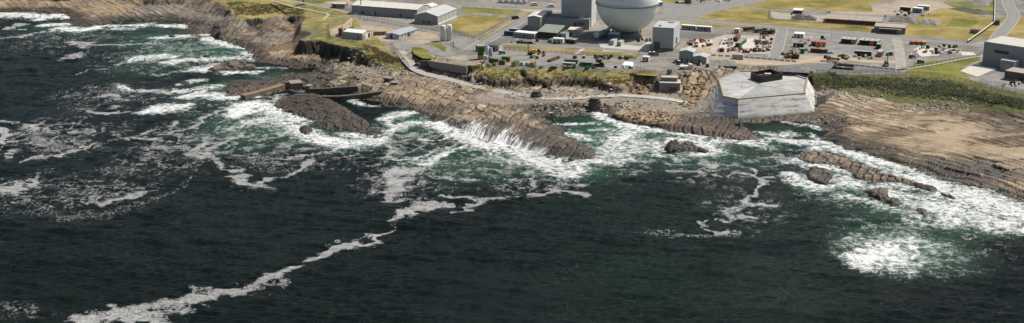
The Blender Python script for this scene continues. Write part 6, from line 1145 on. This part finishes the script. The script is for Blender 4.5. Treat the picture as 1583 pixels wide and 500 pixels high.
clutter("by the road spur scrap pile", 1186, 52, 9, 4, 16, [2, 0, 6, 0]); clutter("in the middle of the seaward yard", 830, 86, 18, 6, 16, [1, 5, 1, 1]); clutter("at the inland edge of the seaward yard", 930, 90, 50, 2.2, 26, [2, 3, 5, 1]); clutter("at the foot of the silos in the seaward yard", 760, 103, 24, 2, 12, [2, 4, 4, 0]); clutter("along the sea fence of the seaward yard", 900, 106, 90, 2, 20, [1, 3, 4, 1])
clutter("on the pale slab yard beside the dumpers", 1450, 78, 36, 6, 40, [0, 6, 3, 0]); clutter("in the right-hand container yard", 1255, 70, 28, 12, 18, [2, 5, 4, 1]); clutter("below the right-hand container yard", 1310, 90, 40, 2.5, 22, [1, 5, 4, 0]); clutter("in front of the plant block sheds", 850, 66, 60, 3, 26, [1, 5, 4, 1]); clutter("beside the brick block in the right corner", 1565, 131, 18, 4, 14, [1, 5, 4, 2]); clutter("by the excavators near the road spur", 1222, 86, 14, 4, 14, [3, 2, 5, 1]); clutter("in front of the gabled sheds", 1075, 103, 22, 3, 10, [2, 4, 3, 0]); clutter("around the sphere's foot", 994, 63, 14, 3, 9, [4, 3, 3, 0]); clutter("on the yard by the spoil heaps at top right", 1400, 24, 40, 6, 16, [0, 6, 3, 0]); clutter("along the top edge right of the car park", 1100, 2, 30, 2.5, 18, [1, 5, 3, 0])
# ------------------------------------------------------------------ loose stone and scrub
def strew(name, label, areas, n, smin, smax, m_, seed):
    rn = random.Random(seed); mb = MB(); tot = sum(a[4] for a in areas)
    for cx, cy, rx, ry, wt, z in areas:
        for k in range(int(n * wt / tot)):
            a, r_ = rn.random() * 6.283, math.sqrt(rn.random()); x, y = G(cx + rx * r_ * math.cos(a), cy + ry * r_ * math.sin(a), z); s = smin + (smax - smin) * rn.random() ** 3; zz = gz(x, y)
            if zz < .3: continue
            mb.blob((x, y, zz + s * .15), s, s * rn.uniform(.6, 1), s * rn.uniform(.4, .8), rn)
    return tag(part(name, mb, m_), label, "stones", kind="stuff")
strew("beach_rubble", "pale loose stones strewn along the cliff feet and gravel beach", [(570,105,34,9,2,6),(600,118,40,8,1,4),(880,146,80,6,2.4,4.5),(820,148,40,8,2,4),(950,165,60,8,2,3.5),(1230,187,60,4,2,1.5),(1320,147,70,8,2,5),(1460,166,80,5,2,5),(860,164,60,6,1.5,3),(1040,170,60,12,1.5,3.5),(540,93,25,6,1,6),(700,135,60,5,1,4.5),(90,3,60,4,1,6)], 3200, .2, 1.1, mat("pale_stone", (.34,.30,.24), .95, .25, .7), 4)
strew("brown_boulders", "brown angular boulders on the rocky slope beside the concrete platform", [(1072,132,18,14,1.4,7),(1066,158,14,8,.6,4),(990,132,22,8,1,7),(1000,182,60,8,1.5,2.5),(1290,190,30,12,.5,2.5)], 600, .3, 1.7, mat("brown_stone", (.27,.185,.11), .95, .3, .7), 5)
# scrub on the banks: small leaf faces in clumps
def scrub(name, label, spots, n, m_, seed, hmax):
    rn = random.Random(seed); mb = MB()
    for P_ in spots:
        xs_ = [p[0] for p in P_]; ys_ = [p[1] for p in P_]
        for k in range(n):
            px, py = rn.uniform(min(xs_), max(xs_)), rn.uniform(min(ys_), max(ys_))
            if not bool(inpoly(np.array([px]), np.array([py]), P_)[0]): continue
            x, y = G(px, py, 9); g = gz(x, y)
            if g > 12.5 or g < 3.5: continue
            x, y = G(px, py, g); g = gz(x, y); hh = hmax * rn.uniform(.3, 1); rad = rn.uniform(.7, 1.6)
            for q in range(16):
                a = rn.random() * 6.283; rr_ = rad * math.sqrt(rn.random()); c_ = Vector((x + rr_ * math.cos(a), y + rr_ * math.sin(a), g + hh * rn.random() * (1 - .5 * rr_ / rad))); s = rn.uniform(.18, .42); u = Vector((rn.gauss(0, 1), rn.gauss(0, 1), rn.gauss(0, .6))).normalized(); v = u.orthogonal().normalized()
                mb.add([c_ - u * s, c_ + v * s * .6, c_ + u * s, c_ - v * s * .6], [(0, 1, 2, 3)])
    return tag(part(name, mb, m_), label, "scrub", kind="stuff")
M_LEAF = mat("scrub_leaf", (.062, .074, .022), .8, .5, .35); M_LEAF2 = mat("dry_scrub_leaf", (.13, .105, .035), .9, .4, .4)
scrub("bank_scrub", "dark green bushes covering the steep bank on the right", [[(1256,116),(1352,117),(1422,120),(1460,124),(1500,134),(1583,152),(1583,178),(1530,172),(1466,163),(1396,155),(1330,144),(1280,134)]], 5200, M_LEAF, 3, 1.9)
scrub("bank_grass_tufts", "dry yellow green tufts on the grassy bank below the container yard", [[(725,104),(760,108),(850,108),(950,114),(1010,118),(1005,122),(960,127),(930,121),(860,115),(800,118),(740,113)], [(350,4),(400,4),(470,14),(470,22),(420,24),(365,24)], [(545,78),(600,80),(625,104),(590,104)]], 1300, M_LEAF2, 6, .7)
